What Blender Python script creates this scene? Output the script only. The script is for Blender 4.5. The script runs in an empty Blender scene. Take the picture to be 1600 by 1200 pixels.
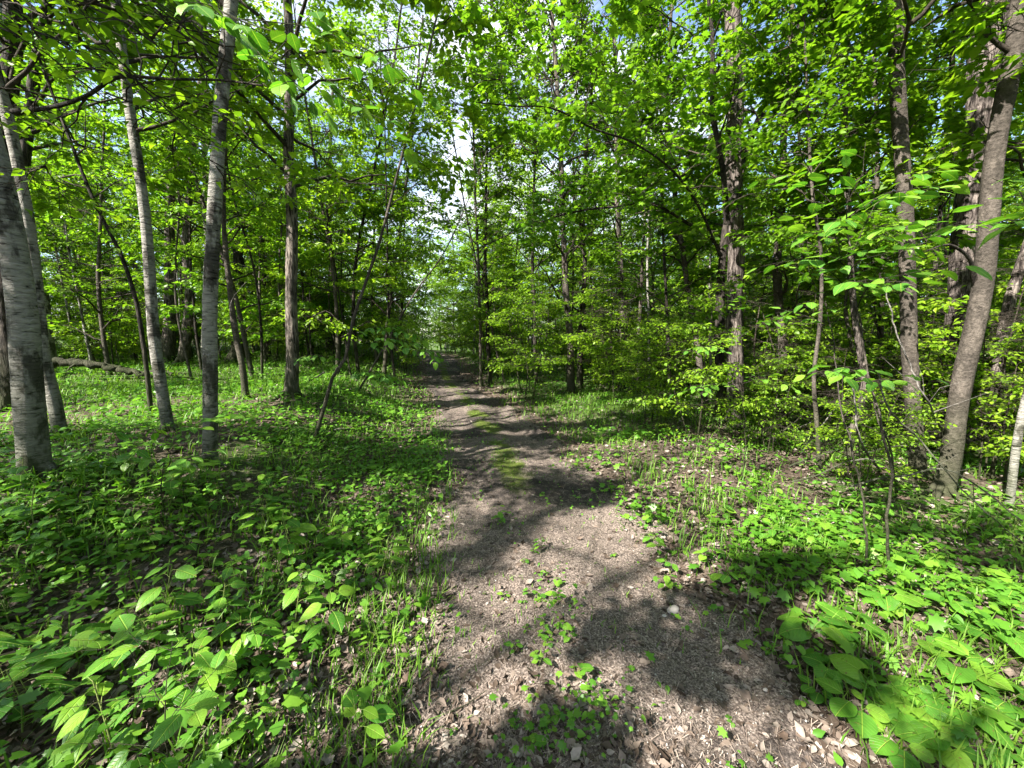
import bpy, math, random
import numpy as np
from mathutils import Vector, Matrix

# ------------------------------------------------------------------ camera, sky, sun, exposure
scene = bpy.context.scene
COL = scene.collection
PITCH = math.radians(7.0)
CAMZ = 1.6
cam_d = bpy.data.cameras.new('camera')
cam_d.sensor_width = 36.0
cam_d.lens = 13.52
cam_d.clip_start = 0.05
cam_d.clip_end = 1500.0
cam = bpy.data.objects.new('camera', cam_d)
COL.objects.link(cam)
cam.location = (0, 0, CAMZ)
cam.rotation_euler = (math.radians(90) - PITCH, 0, 0)
scene.camera = cam

SUN_EL = math.radians(42.0)
SUN_AZ = math.atan2(-0.62, -0.79)            # direction towards the sun, from +X
SUN_DIR = Vector((math.cos(SUN_AZ) * math.cos(SUN_EL), math.sin(SUN_AZ) * math.cos(SUN_EL), math.sin(SUN_EL)))
world = bpy.data.worlds.new('World')
scene.world = world
world.use_nodes = True
wn, wl = world.node_tree.nodes, world.node_tree.links
wn.clear()
w_out = wn.new('ShaderNodeOutputWorld')
w_bg = wn.new('ShaderNodeBackground')
w_bg.inputs['Strength'].default_value = 0.08
w_sky = wn.new('ShaderNodeTexSky')
w_sky.sky_type = 'NISHITA'
w_sky.sun_disc = False
w_sky.sun_elevation = SUN_EL
w_sky.sun_rotation = math.atan2(SUN_DIR.x, SUN_DIR.y) % (2 * math.pi)
w_tc = wn.new('ShaderNodeTexCoord')
w_map = wn.new('ShaderNodeMapping')
w_map.inputs['Scale'].default_value = (1.0, 1.0, 2.2)
w_noise = wn.new('ShaderNodeTexNoise')
w_noise.inputs['Scale'].default_value = 2.3
w_noise.inputs['Detail'].default_value = 7.0
w_noise.inputs['Roughness'].default_value = 0.55
w_ramp = wn.new('ShaderNodeValToRGB')
w_ramp.color_ramp.elements[0].position = 0.44
w_ramp.color_ramp.elements[1].position = 0.62
w_mix = wn.new('ShaderNodeMixRGB')
w_mix.inputs['Color2'].default_value = (4.4, 4.55, 4.8, 1)
wl.new(w_tc.outputs['Generated'], w_map.inputs['Vector'])
wl.new(w_map.outputs['Vector'], w_noise.inputs['Vector'])
wl.new(w_noise.outputs['Fac'], w_ramp.inputs['Fac'])
wl.new(w_ramp.outputs['Color'], w_mix.inputs['Fac'])
wl.new(w_sky.outputs['Color'], w_mix.inputs['Color1'])
wl.new(w_mix.outputs['Color'], w_bg.inputs['Color'])
wl.new(w_bg.outputs['Background'], w_out.inputs['Surface'])

sun_d = bpy.data.lights.new('sun', 'SUN')
sun_d.energy = 5.0
sun_d.angle = math.radians(0.53)
sun_d.color = (1.0, 0.94, 0.84)
sun = bpy.data.objects.new('sun', sun_d)
COL.objects.link(sun)
sun.rotation_euler = (-SUN_DIR).to_track_quat('-Z', 'Y').to_euler()

scene.view_settings.view_transform = 'Standard'
scene.view_settings.look = 'None'
scene.view_settings.gamma = 1.0
scene.view_settings.use_curve_mapping = False
scene.view_settings.exposure = 2.35
scene.render.engine = 'CYCLES'
scene.cycles.max_bounces = 7
scene.cycles.diffuse_bounces = 4
scene.cycles.transmission_bounces = 6
scene.cycles.glossy_bounces = 2
scene.cycles.transparent_max_bounces = 4
scene.cycles.sample_clamp_indirect = 6.0
scene.cycles.caustics_reflective = False
scene.cycles.caustics_refractive = False
scene.cycles.use_adaptive_sampling = True
scene.cycles.adaptive_threshold = 0.02
scene.cycles.use_denoising = True

# ------------------------------------------------------------------ helpers
rng = np.random.default_rng(7)
F_PX = 800.0 * cam_d.lens / 18.0

def smooth(a, b, x):
    t = np.clip((np.asarray(x, float) - a) / (b - a), 0, 1)
    return t * t * (3 - 2 * t)

def vnoise(x, y, seed=0):
    x = np.asarray(x, float); y = np.asarray(y, float)
    xi = np.floor(x).astype(np.int64); yi = np.floor(y).astype(np.int64)
    fx = x - xi; fy = y - yi
    fx = fx * fx * (3 - 2 * fx); fy = fy * fy * (3 - 2 * fy)
    def h(a, b):
        n = (a * 374761393 + b * 668265263 + seed * 974634777) & 0x7fffffff
        n = ((n ^ (n >> 13)) * 1274126177) & 0x7fffffff
        return ((n ^ (n >> 16)) & 0xffff) / 65535.0
    return (h(xi, yi) * (1 - fx) + h(xi + 1, yi) * fx) * (1 - fy) + (h(xi, yi + 1) * (1 - fx) + h(xi + 1, yi + 1) * fx) * fy

_cy = np.array([-6, 0.0, 1.0, 1.9, 4.3, 6.6, 9.2, 12.4, 16, 20, 26, 34, 50, 80])
_cx = np.array([.45, .40, .38, .37, .07, -.39, -1.05, -2.05, -2.85, -3.6, -5.2, -9, -20, -50])
def track_x(y):
    y = np.asarray(y, float)
    return (np.interp(y - .8, _cy, _cx) + np.interp(y, _cy, _cx) + np.interp(y + .8, _cy, _cx)) / 3
def half_w(y):
    return np.interp(y, [0, 4, 7, 12, 40], [1.0, 0.97, 0.88, .78, .75])

def H(x, y, micro=True):
    x = np.asarray(x, float); y = np.asarray(y, float)
    d = x - track_x(np.clip(y, -6, 80))
    r = np.hypot(x, y)
    h = 0.48 * smooth(1.0, 3.6, -d) * smooth(1.0, 3.5, y + 0.2 * np.abs(x))
    h = h + 0.34 * smooth(9, 20, y) * smooth(8, 2, d) - .14 * smooth(10, 18, y) * smooth(2.2, 1.0, np.abs(d))
    h = h - 0.45 * smooth(24, 60, y) * smooth(-3, 3, d)
    h = h - 0.022 * np.clip(d - 3, 0, 40)
    h = h + 0.22 * np.exp(-((x - 2.6) / 1.3) ** 2 - ((y - 8.6) / 1.3) ** 2)
    h = h + 0.12 * np.exp(-((x + 4.2) / 2.0) ** 2 - ((y - 9.5) / 2.5) ** 2)
    h = h + (vnoise(x * .55, y * .55, 3) - .5) * .13 * smooth(1.0, 2.2, np.abs(d))
    h = h + (vnoise(x * .12, y * .12, 4) - .5) * .5 * smooth(8, 25, r)
    w = half_w(y)
    h = h - 0.035 * np.exp(-((np.abs(d) - .55 * w) / .22) ** 2)
    if micro:
        h = h + (vnoise(x * 5, y * 5, 5) - .5) * .035 + (vnoise(x * 14, y * 14, 6) - .5) * .014
    return h

def ray(px, py):
    u = (px - 800) / F_PX; v = (py - 600) / F_PX
    c, s = math.cos(PITCH), math.sin(PITCH)
    return np.array([u, c - v * s, -s - v * c])
def on_plane(px, py, Y):
    d = ray(px, py); t = Y / d[1]
    return np.array([0, 0, CAMZ]) + d * t
def on_ground(px, py):
    d = ray(px, py); t = .5
    for _ in range(400):
        p = np.array([0, 0, CAMZ]) + d * t
        g = p[2] - float(H(p[0], p[1], False))
        if g < 0.004: break
        t += max(.01, g * .6)
        if t > 80: break
    return p

def mesh_np(name, V, F, mat=None, var=None, smooth_shade=False):
    """V (n,3); F (m,k) array of equal sized faces (k=3 or 4) or a list of such arrays."""
    Fs = F if isinstance(F, list) else [F]
    Fs = [f for f in Fs if len(f)]
    me = bpy.data.meshes.new(name)
    me.vertices.add(len(V))
    me.vertices.foreach_set('co', np.ascontiguousarray(V, dtype=np.float32).ravel())
    loops = np.concatenate([f.ravel() for f in Fs]).astype(np.int32)
    starts = []; o = 0
    for f in Fs:
        starts.append(np.arange(len(f)) * f.shape[1] + o); o += f.size
    starts = np.concatenate(starts).astype(np.int32)
    me.loops.add(len(loops))
    me.loops.foreach_set('vertex_index', loops)
    me.polygons.add(len(starts))
    me.polygons.foreach_set('loop_start', starts)
    if smooth_shade:
        me.polygons.foreach_set('use_smooth', np.ones(len(starts), bool))
    me.update(calc_edges=True)
    if var is not None:
        for k, a in (var.items() if isinstance(var, dict) else [('var', var)]):
            at = me.attributes.new(k, 'FLOAT', 'POINT')
            at.data.foreach_set('value', np.ascontiguousarray(a, dtype=np.float32))
    if mat is not None:
        me.materials.append(mat)
    return me

def obj(name, me, parent=None, loc=None, **props):
    o = bpy.data.objects.new(name, me)
    COL.objects.link(o)
    if parent is not None: o.parent = parent
    if loc is not None: o.location = loc
    for k, v in props.items(): o[k] = v
    return o

def thing(name, loc, label, cat, group=None, rz=0.0, me=None):
    o = bpy.data.objects.new(name, me)
    COL.objects.link(o)
    o.location = loc; o.rotation_euler = (0, 0, rz)
    o['label'] = label; o['category'] = cat
    if group: o['group'] = group
    return o

def norm(a):
    return a / np.maximum(np.linalg.norm(a, axis=-1, keepdims=True), 1e-9)

def tubes(P, R, sides=4, ridge=None):
    """P (N,K,3), R (N,K) -> verts, quads"""
    N, K, _ = P.shape
    T = np.empty_like(P)
    T[:, 1:-1] = P[:, 2:] - P[:, :-2]; T[:, 0] = P[:, 1] - P[:, 0]; T[:, -1] = P[:, -1] - P[:, -2]
    T = norm(T)
    tot = norm(P[:, -1] - P[:, 0])
    ref = np.where(np.abs(tot[:, 2:3]) > .75, np.array([[1., 0, 0]]), np.array([[0, 0, 1.]]))[:, None, :]
    A = norm(np.cross(T, np.broadcast_to(ref, T.shape))); B = np.cross(T, A)
    th = np.linspace(0, 2 * np.pi, sides, endpoint=False)
    rr = R[:, :, None] * (ridge if ridge is not None else 1.0)
    V = P[:, :, None, :] + rr[..., None] * (np.cos(th)[None, None, :, None] * A[:, :, None, :] + np.sin(th)[None, None, :, None] * B[:, :, None, :])
    idx = np.arange(N * K * sides).reshape(N, K, sides)
    a = idx[:, :-1]; b = idx[:, 1:]
    q = np.stack([a, np.roll(a, -1, 2), np.roll(b, -1, 2), b], -1).reshape(-1, 4)
    return V.reshape(-1, 3), q

def join(parts):
    Vs, Fs, o = [], {}, 0
    for V, F in parts:
        Vs.append(V); Fs.setdefault(F.shape[1], []).append(F + o); o += len(V)
    return np.concatenate(Vs), [np.concatenate(f) for f in Fs.values()]

T_KITE = (np.array([[0, 0, 0], [.31, .45, .07], [0, 1, -.08], [-.31, .45, .07]]), np.array([[0, 1, 2], [0, 2, 3]]))
T_OVATE = (np.array([[0, 0, 0], [.25, .2, .07], [.30, .48, .09], [0, 1, -.12], [-.30, .48, .09], [-.25, .2, .07], [0, .45, 0.0]]),
           np.array([[0, 1, 6], [1, 2, 6], [2, 3, 6], [3, 4, 6], [4, 5, 6], [5, 0, 6]]))
_mo = np.array([[0, 0], [.30, -.05], [.28, .14], [.60, .28], [.38, .40], [.42, .66], [.16, .58], [0, 1.0], [-.16, .58], [-.42, .66], [-.38, .40], [-.60, .28], [-.28, .14], [-.30, -.05]])
_mz = -0.25 * (_mo[:, 0] ** 2) - .12 * np.maximum(_mo[:, 1] - .3, 0) ** 2
T_MAPLE = (np.concatenate([np.c_[_mo, _mz], [[0, .3, .04]]]), np.array([[i, (i + 1) % 14, 14] for i in range(14)]))
T_HEART = (np.array([[0, 0, 0], [.30, -.12, .04], [.44, .15, .05], [.34, .55, .04], [0, 1, -.10], [-.34, .55, .04], [-.44, .15, .05], [-.30, -.12, .04], [0, .4, -.02]]),
           np.array([[0, 1, 8], [1, 2, 8], [2, 3, 8], [3, 4, 8], [4, 5, 8], [5, 6, 8], [6, 7, 8], [7, 0, 8]]))

def leaves_mesh(P, D, Nn, S, tmpl, rg):
    T, F = tmpl
    D = norm(D); W = norm(np.cross(D, Nn)); Nn = np.cross(W, D)
    wv = (.8 + .4 * rg.random(len(P)))[:, None, None]
    cu = (rg.normal(0, 1, len(P)) * .9 + 1)[:, None, None]
    V = P[:, None, :] + S[:, None, None] * (T[None, :, 0:1] * W[:, None, :] * wv + T[None, :, 1:2] * D[:, None, :] + T[None, :, 2:3] * Nn[:, None, :] * cu)
    k = len(T)
    Fa = (F[None] + (np.arange(len(P)) * k)[:, None, None]).reshape(-1, 3)
    return V.reshape(-1, 3), Fa, np.repeat(rg.random(len(P)), k)

# ------------------------------------------------------------------ materials
def mat_new(name):
    m = bpy.data.materials.new(name); m.use_nodes = True
    nt = m.node_tree; nt.nodes.clear()
    return m, nt.nodes, nt.links
def ramp(nodes, stops, interp='LINEAR'):
    r = nodes.new('ShaderNodeValToRGB'); cr = r.color_ramp; cr.interpolation = interp
    while len(cr.elements) < len(stops): cr.elements.new(.5)
    for e, (p, c) in zip(cr.elements, stops):
        e.position = p; e.color = (*c, 1)
    return r

def leaf_material(name, c_dark, c_mid, c_light, trans=.45, rough=.42, spec=.35, big=False, tcol=(1.25, 1.35, .55)):
    m, n, l = mat_new(name)
    out = n.new('ShaderNodeOutputMaterial')
    if big:
        oi = n.new('ShaderNodeObjectInfo'); src = oi.outputs['Random']
    else:
        at = n.new('ShaderNodeAttribute'); at.attribute_name = 'var'
        oi = n.new('ShaderNodeObjectInfo')
        ma = n.new('ShaderNodeMath'); ma.operation = 'MULTIPLY'; ma.inputs[1].default_value = .42
        l.new(oi.outputs['Random'], ma.inputs[0])
        mb = n.new('ShaderNodeMath'); mb.operation = 'MULTIPLY_ADD'; mb.inputs[1].default_value = .58
        l.new(at.outputs['Fac'], mb.inputs[0]); l.new(ma.outputs[0], mb.inputs[2])
        src = mb.outputs[0]
    r = ramp(n, [(0.05, c_dark), (.5, c_mid), (.95, c_light)])
    l.new(src, r.inputs['Fac'])
    col = r.outputs['Color']
    bump = None
    if big:
        tc = n.new('ShaderNodeTexCoord'); sp = n.new('ShaderNodeSeparateXYZ'); l.new(tc.outputs['Object'], sp.inputs[0])
        ab = n.new('ShaderNodeMath'); ab.operation = 'ABSOLUTE'; l.new(sp.outputs['X'], ab.inputs[0])
        mid = n.new('ShaderNodeMapRange'); mid.inputs[1].default_value = .008; mid.inputs[2].default_value = .022; mid.inputs[3].default_value = 1; mid.inputs[4].default_value = 0
        l.new(ab.outputs[0], mid.inputs[0])
        v1 = n.new('ShaderNodeMath'); v1.operation = 'MULTIPLY_ADD'; v1.inputs[1].default_value = -.75; l.new(ab.outputs[0], v1.inputs[0]); l.new(sp.outputs['Y'], v1.inputs[2])
        v2 = n.new('ShaderNodeMath'); v2.operation = 'MULTIPLY'; v2.inputs[1].default_value = 7.0; l.new(v1.outputs[0], v2.inputs[0])
        v3 = n.new('ShaderNodeMath'); v3.operation = 'FRACT'; l.new(v2.outputs[0], v3.inputs[0])
        v4 = n.new('ShaderNodeMath'); v4.operation = 'PINGPONG'; v4.inputs[1].default_value = .5; l.new(v3.outputs[0], v4.inputs[0])
        v5 = n.new('ShaderNodeMapRange'); v5.inputs[1].default_value = .0; v5.inputs[2].default_value = .10; v5.inputs[3].default_value = .22; v5.inputs[4].default_value = 0
        l.new(v4.outputs[0], v5.inputs[0])
        mx = n.new('ShaderNodeMath'); mx.operation = 'MAXIMUM'; l.new(mid.outputs[0], mx.inputs[0]); l.new(v5.outputs[0], mx.inputs[1])
        cm = n.new('ShaderNodeMixRGB'); l.new(mx.outputs[0], cm.inputs['Fac']); l.new(col, cm.inputs['Color1'])
        cm.inputs['Color2'].default_value = (c_light[0] * 1.5, c_light[1] * 1.3, c_light[2] * 1.8, 1)
        nz = n.new('ShaderNodeTexNoise'); nz.inputs['Scale'].default_value = 3.0; nz.inputs['Detail'].default_value = 3
        l.new(tc.outputs['Object'], nz.inputs['Vector'])
        hs = n.new('ShaderNodeHueSaturation'); mr = n.new('ShaderNodeMapRange'); mr.inputs[3].default_value = .75; mr.inputs[4].default_value = 1.25
        l.new(nz.outputs['Fac'], mr.inputs[0]); l.new(mr.outputs[0], hs.inputs['Value']); l.new(cm.outputs[0], hs.inputs['Color'])
        col = hs.outputs[0]
        n3 = n.new('ShaderNodeTexNoise'); n3.inputs['Scale'].default_value = 7.0; n3.inputs['Detail'].default_value = 2
        ov = n.new('ShaderNodeVectorMath'); ov.operation = 'ADD'; l.new(tc.outputs['Object'], ov.inputs[0]); l.new(oi.outputs['Location'], ov.inputs[1]); l.new(ov.outputs[0], n3.inputs['Vector'])
        sr = n.new('ShaderNodeMapRange'); sr.inputs[1].default_value = .66; sr.inputs[2].default_value = .72; l.new(n3.outputs['Fac'], sr.inputs[0])
        sm = n.new('ShaderNodeMixRGB'); l.new(sr.outputs[0], sm.inputs['Fac']); l.new(col, sm.inputs['Color1']); sm.inputs['Color2'].default_value = (.16, .12, .04, 1)
        col = sm.outputs[0]
        bump = n.new('ShaderNodeBump'); bump.inputs['Strength'].default_value = .7; bump.inputs['Distance'].default_value = .01
        iv = n.new('ShaderNodeMath'); iv.operation = 'SUBTRACT'; iv.inputs[0].default_value = 1; l.new(mx.outputs[0], iv.inputs[1]); l.new(iv.outputs[0], bump.inputs['Height'])
    bs = n.new('ShaderNodeBsdfPrincipled')
    bs.inputs['Roughness'].default_value = rough
    bs.inputs['Specular IOR Level'].default_value = spec
    l.new(col, bs.inputs['Base Color'])
    tr = n.new('ShaderNodeBsdfTranslucent')
    tm = n.new('ShaderNodeMixRGB'); tm.blend_type = 'MULTIPLY'; tm.inputs['Fac'].default_value = 1; tm.inputs['Color2'].default_value = (*tcol, 1)
    l.new(col, tm.inputs['Color1']); l.new(tm.outputs[0], tr.inputs['Color'])
    if bump: l.new(bump.outputs[0], bs.inputs['Normal'])
    mix = n.new('ShaderNodeMixShader'); mix.inputs[0].default_value = trans
    l.new(bs.outputs[0], mix.inputs[1]); l.new(tr.outputs[0], mix.inputs[2]); l.new(mix.outputs[0], out.inputs[0])
    return m

def bark_material(name, c_lo, c_hi, kind='rough', c_patch=None):
    m, n, l = mat_new(name)
    out = n.new('ShaderNodeOutputMaterial'); bs = n.new('ShaderNodeBsdfPrincipled')
    bs.inputs['Roughness'].default_value = .85; bs.inputs['Specular IOR Level'].default_value = .15
    tc = n.new('ShaderNodeTexCoord')
    mp = n.new('ShaderNodeMapping'); l.new(tc.outputs['Object'], mp.inputs['Vector'])
    nz = n.new('ShaderNodeTexNoise'); nz.inputs['Detail'].default_value = 6; nz.inputs['Roughness'].default_value = .62
    l.new(mp.outputs[0], nz.inputs['Vector'])
    if kind == 'rough':
        mp.inputs['Scale'].default_value = (30, 30, 4.5); nz.inputs['Scale'].default_value = 1.3; nz.inputs['Distortion'].default_value = .6
        r = ramp(n, [(.41, c_lo), (.60, c_hi)])
    elif kind == 'birch':
        mp.inputs['Scale'].default_value = (11, 11, 48); nz.inputs['Scale'].default_value = 1.1; nz.inputs['Distortion'].default_value = .5
        r = ramp(n, [(.34, c_lo), (.42, tuple(.62 * b for b in c_hi)), (.60, c_hi)])
    else:
        mp.inputs['Scale'].default_value = (13, 13, 16); nz.inputs['Scale'].default_value = 2.2; nz.inputs['Roughness'].default_value = .72; nz.inputs['Detail'].default_value = 9
        r = ramp(n, [(.35, c_lo), (.65, c_hi)])
    l.new(nz.outputs['Fac'], r.inputs['Fac'])
    n2 = n.new('ShaderNodeTexNoise'); n2.inputs['Scale'].default_value = 3.0; n2.inputs['Detail'].default_value = 5; n2.inputs['Roughness'].default_value = .6
    m2 = n.new('ShaderNodeMapping'); m2.inputs['Scale'].default_value = (2.0, 2.0, 1.0); l.new(tc.outputs['Object'], m2.inputs['Vector']); l.new(m2.outputs[0], n2.inputs['Vector'])
    r2 = ramp(n, [(.50, (0, 0, 0)), (.57, (1, 1, 1))])
    l.new(n2.outputs['Fac'], r2.inputs['Fac'])
    mx = n.new('ShaderNodeMixRGB'); l.new(r2.outputs[0], mx.inputs['Fac']); l.new(r.outputs[0], mx.inputs['Color1'])
    cp = c_patch or tuple(.45 * a + .1 * b for a, b in zip(c_hi, c_lo))
    mm = n.new('ShaderNodeMixRGB'); mm.blend_type = 'MULTIPLY'; mm.inputs['Fac'].default_value = 1
    k = tuple(min(1.6, p / max(h, .01)) for p, h in zip(cp, c_hi)); mm.inputs['Color2'].default_value = (*k, 1)
    l.new(r.outputs[0], mm.inputs['Color1']); l.new(mm.outputs[0], mx.inputs['Color2'])
    # moss and dirt near the foot of the trunk
    sp = n.new('ShaderNodeSeparateXYZ'); l.new(tc.outputs['Object'], sp.inputs[0])
    ft = n.new('ShaderNodeMapRange'); ft.inputs[1].default_value = .05; ft.inputs[2].default_value = 1.1; ft.inputs[3].default_value = 1.3; ft.inputs[4].default_value = 0
    l.new(sp.outputs['Z'], ft.inputs[0])
    fm = n.new('ShaderNodeMath'); fm.operation = 'MULTIPLY'; fm.use_clamp = True; l.new(ft.outputs[0], fm.inputs[0]); l.new(n2.outputs['Fac'], fm.inputs[1])
    m3 = n.new('ShaderNodeMixRGB'); m3.inputs['Color2'].default_value = (.035, .045, .016, 1)
    l.new(fm.outputs[0], m3.inputs['Fac']); l.new(mx.outputs[0], m3.inputs['Color1'])
    l.new(m3.outputs[0], bs.inputs['Base Color'])
    bp = n.new('ShaderNodeBump'); bp.inputs['Strength'].default_value = .95 if kind == 'rough' else .75; bp.inputs['Distance'].default_value = .045
    l.new(nz.outputs['Fac'], bp.inputs['Height']); l.new(bp.outputs[0], bs.inputs['Normal'])
    l.new(bs.outputs[0], out.inputs[0])
    return m

def ground_material(name, kind):
    m, n, l = mat_new(name)
    out = n.new('ShaderNodeOutputMaterial'); bs = n.new('ShaderNodeBsdfPrincipled')
    bs.inputs['Roughness'].default_value = .95; bs.inputs['Specular IOR Level'].default_value = .12
    tc = n.new('ShaderNodeTexCoord')
    def noise(sc, det=5, ro=.6):
        a = n.new('ShaderNodeTexNoise'); a.inputs['Scale'].default_value = sc; a.inputs['Detail'].default_value = det; a.inputs['Roughness'].default_value = ro
        l.new(tc.outputs['Object'], a.inputs['Vector']); return a
    def mixc(f, a, b):
        x = n.new('ShaderNodeMixRGB'); l.new(f, x.inputs['Fac'])
        for s, v in (('Color1', a), ('Color2', b)):
            if isinstance(v, tuple): x.inputs[s].default_value = (*v, 1)
            else: l.new(v, x.inputs[s])
        return x.outputs[0]
    fine = noise(95, 4, .7); mid = noise(14, 6, .65); big = noise(1.6, 4, .6)
    if kind == 'forest':
        r1 = ramp(n, [(.32, (.018, .014, .010)), (.52, (.065, .048, .036)), (.72, (.15, .115, .09))]); l.new(fine.outputs['Fac'], r1.inputs['Fac'])
        r2 = ramp(n, [(.40, (0, 0, 0)), (.60, (1, 1, 1))]); l.new(big.outputs['Fac'], r2.inputs['Fac'])
        vo = n.new('ShaderNodeTexVoronoi'); vo.inputs['Scale'].default_value = 22; l.new(tc.outputs['Object'], vo.inputs['Vector'])
        r3 = ramp(n, [(0.0, (.035, .027, .02)), (.5, (.10, .077, .06)), (1, (.17, .135, .11))]); l.new(vo.outputs['Color'], r3.inputs['Fac'])
        c = mixc(mid.outputs['Fac'], r1.outputs[0], r3.outputs[0])
        gr = ramp(n, [(.45, (0, 0, 0)), (.66, (1, 1, 1))]); l.new(mid.outputs['Fac'], gr.inputs['Fac'])
        at = n.new('ShaderNodeAttribute'); at.attribute_name = 'green'
        gm = n.new('ShaderNodeMath'); gm.operation = 'MULTIPLY'; l.new(at.outputs['Fac'], gm.inputs[0]); gm.inputs[1].default_value = .85
        gc = ramp(n, [(.35, (.025, .05, .010)), (.7, (.07, .13, .022))]); l.new(fine.outputs['Fac'], gc.inputs['Fac'])
        c = mixc(gm.outputs[0], c, gc.outputs[0])
    else:
        r1 = ramp(n, [(.36, (.034, .027, .023)), (.52, (.145, .116, .100)), (.66, (.33, .275, .24))]); l.new(fine.outputs['Fac'], r1.inputs['Fac'])
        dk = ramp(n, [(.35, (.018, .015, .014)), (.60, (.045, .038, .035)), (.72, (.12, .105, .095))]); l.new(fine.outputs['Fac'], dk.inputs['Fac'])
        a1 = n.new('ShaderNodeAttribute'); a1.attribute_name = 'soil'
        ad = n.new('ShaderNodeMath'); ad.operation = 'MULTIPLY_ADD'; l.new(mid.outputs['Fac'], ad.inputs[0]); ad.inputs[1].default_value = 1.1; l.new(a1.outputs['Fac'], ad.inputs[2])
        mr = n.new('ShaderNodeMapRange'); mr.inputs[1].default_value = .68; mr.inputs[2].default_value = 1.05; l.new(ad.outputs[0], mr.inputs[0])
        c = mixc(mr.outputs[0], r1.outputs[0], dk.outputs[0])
        a2 = n.new('ShaderNodeAttribute'); a2.attribute_name = 'moss'
        ad2 = n.new('ShaderNodeMath'); ad2.operation = 'MULTIPLY_ADD'; l.new(mid.outputs['Fac'], ad2.inputs[0]); ad2.inputs[1].default_value = .9; l.new(a2.outputs['Fac'], ad2.inputs[2])
        mr2 = n.new('ShaderNodeMapRange'); mr2.inputs[1].default_value = .72; mr2.inputs[2].default_value = 1.15; l.new(ad2.outputs[0], mr2.inputs[0])
        gc = ramp(n, [(.35, (.035, .05, .010)), (.7, (.10, .13, .025))]); l.new(fine.outputs['Fac'], gc.inputs['Fac'])
        c = mixc(mr2.outputs[0], c, gc.outputs[0])
    l.new(c, bs.inputs['Base Color'])
    hm = n.new('ShaderNodeMath'); hm.operation = 'MULTIPLY_ADD'; l.new(fine.outputs['Fac'], hm.inputs[0]); hm.inputs[1].default_value = .45; l.new(mid.outputs['Fac'], hm.inputs[2])
    bp = n.new('ShaderNodeBump'); bp.inputs['Strength'].default_value = 1.0; bp.inputs['Distance'].default_value = .022
    l.new(hm.outputs[0], bp.inputs['Height']); l.new(bp.outputs[0], bs.inputs['Normal'])
    l.new(bs.outputs[0], out.inputs[0])
    return m

def var_material(name, stops, rough=.8, trans=0.0, objrand=False, noise_scale=60.0, bump=.3, spec=.2):
    m, n, l = mat_new(name)
    out = n.new('ShaderNodeOutputMaterial'); bs = n.new('ShaderNodeBsdfPrincipled'); bs.inputs['Roughness'].default_value = rough
    bs.inputs['Specular IOR Level'].default_value = spec
    if objrand:
        s = n.new('ShaderNodeObjectInfo').outputs['Random']
    else:
        a = n.new('ShaderNodeAttribute'); a.attribute_name = 'var'; s = a.outputs['Fac']
    r = ramp(n, stops); l.new(s, r.inputs['Fac'])
    tc = n.new('ShaderNodeTexCoord'); nz = n.new('ShaderNodeTexNoise'); nz.inputs['Scale'].default_value = noise_scale; nz.inputs['Detail'].default_value = 3
    l.new(tc.outputs['Object'], nz.inputs['Vector'])
    mr = n.new('ShaderNodeMapRange'); mr.inputs[3].default_value = .6; mr.inputs[4].default_value = 1.4; l.new(nz.outputs['Fac'], mr.inputs[0])
    hs = n.new('ShaderNodeHueSaturation'); l.new(mr.outputs[0], hs.inputs['Value']); l.new(r.outputs[0], hs.inputs['Color'])
    l.new(hs.outputs[0], bs.inputs['Base Color'])
    bp = n.new('ShaderNodeBump'); bp.inputs['Strength'].default_value = bump; bp.inputs['Distance'].default_value = .01
    l.new(nz.outputs['Fac'], bp.inputs['Height']); l.new(bp.outputs[0], bs.inputs['Normal'])
    if trans > 0:
        tr = n.new('ShaderNodeBsdfTranslucent'); l.new(hs.outputs[0], tr.inputs['Color'])
        mx = n.new('ShaderNodeMixShader'); mx.inputs[0].default_value = trans
        l.new(bs.outputs[0], mx.inputs[1]); l.new(tr.outputs[0], mx.inputs[2]); l.new(mx.outputs[0], out.inputs[0])
    else:
        l.new(bs.outputs[0], out.inputs[0])
    return m

M = {}
M['leaf'] = leaf_material('tree_leaves', (.062, .140, .010), (.140, .260, .015), (.25, .37, .024), trans=.54)
M['leaf_dark'] = leaf_material('maple_leaves', (.05, .135, .012), (.105, .225, .017), (.19, .32, .024), trans=.52)
M['herb'] = leaf_material('ground_leaves', (.035, .12, .012), (.075, .20, .018), (.15, .30, .028), trans=.40, rough=.40, spec=.4)
M['grass'] = leaf_material('grass_blades', (.05, .13, .012), (.09, .20, .018), (.17, .28, .035), trans=.40, rough=.5, spec=.25)
M['big_leaf'] = leaf_material('broad_leaves', (.055, .17, .018), (.09, .235, .022), (.17, .32, .03), trans=.40, rough=.40, spec=.4, big=True)
M['birch'] = bark_material('birch_bark', (.02, .018, .016), (.27, .258, .235), 'birch', (.07, .064, .056))
M['ash'] = bark_material('grey_ridged_bark', (.022, .018, .015), (.21, .18, .155), 'rough')
M['dark'] = bark_material('dark_bark', (.012, .010, .009), (.065, .054, .046), 'rough')
M['smooth'] = bark_material('smooth_grey_bark', (.028, .024, .020), (.085, .072, .062), 'smooth', (.24, .215, .19))  # lighter patch colour paints mottling like sun dapples into the bark
M['hick'] = bark_material('shaggy_bark', (.028, .022, .020), (.19, .16, .145), 'rough')
M['twig'] = bark_material('twig_bark', (.016, .013, .010), (.055, .045, .036), 'smooth', (.09, .08, .07))
M['dead'] = bark_material('dead_wood', (.07, .065, .06), (.26, .24, .22), 'smooth', (.15, .14, .13))
M['stem'] = var_material('green_stems', [(0, (.10, .16, .03)), (1, (.17, .14, .07))])
M['litter'] = var_material('dry_leaves', [(0, (.035, .024, .017)), (.35, (.085, .062, .047)), (.75, (.16, .126, .104)), (1, (.29, .25, .22))], trans=.12, noise_scale=40)
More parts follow.
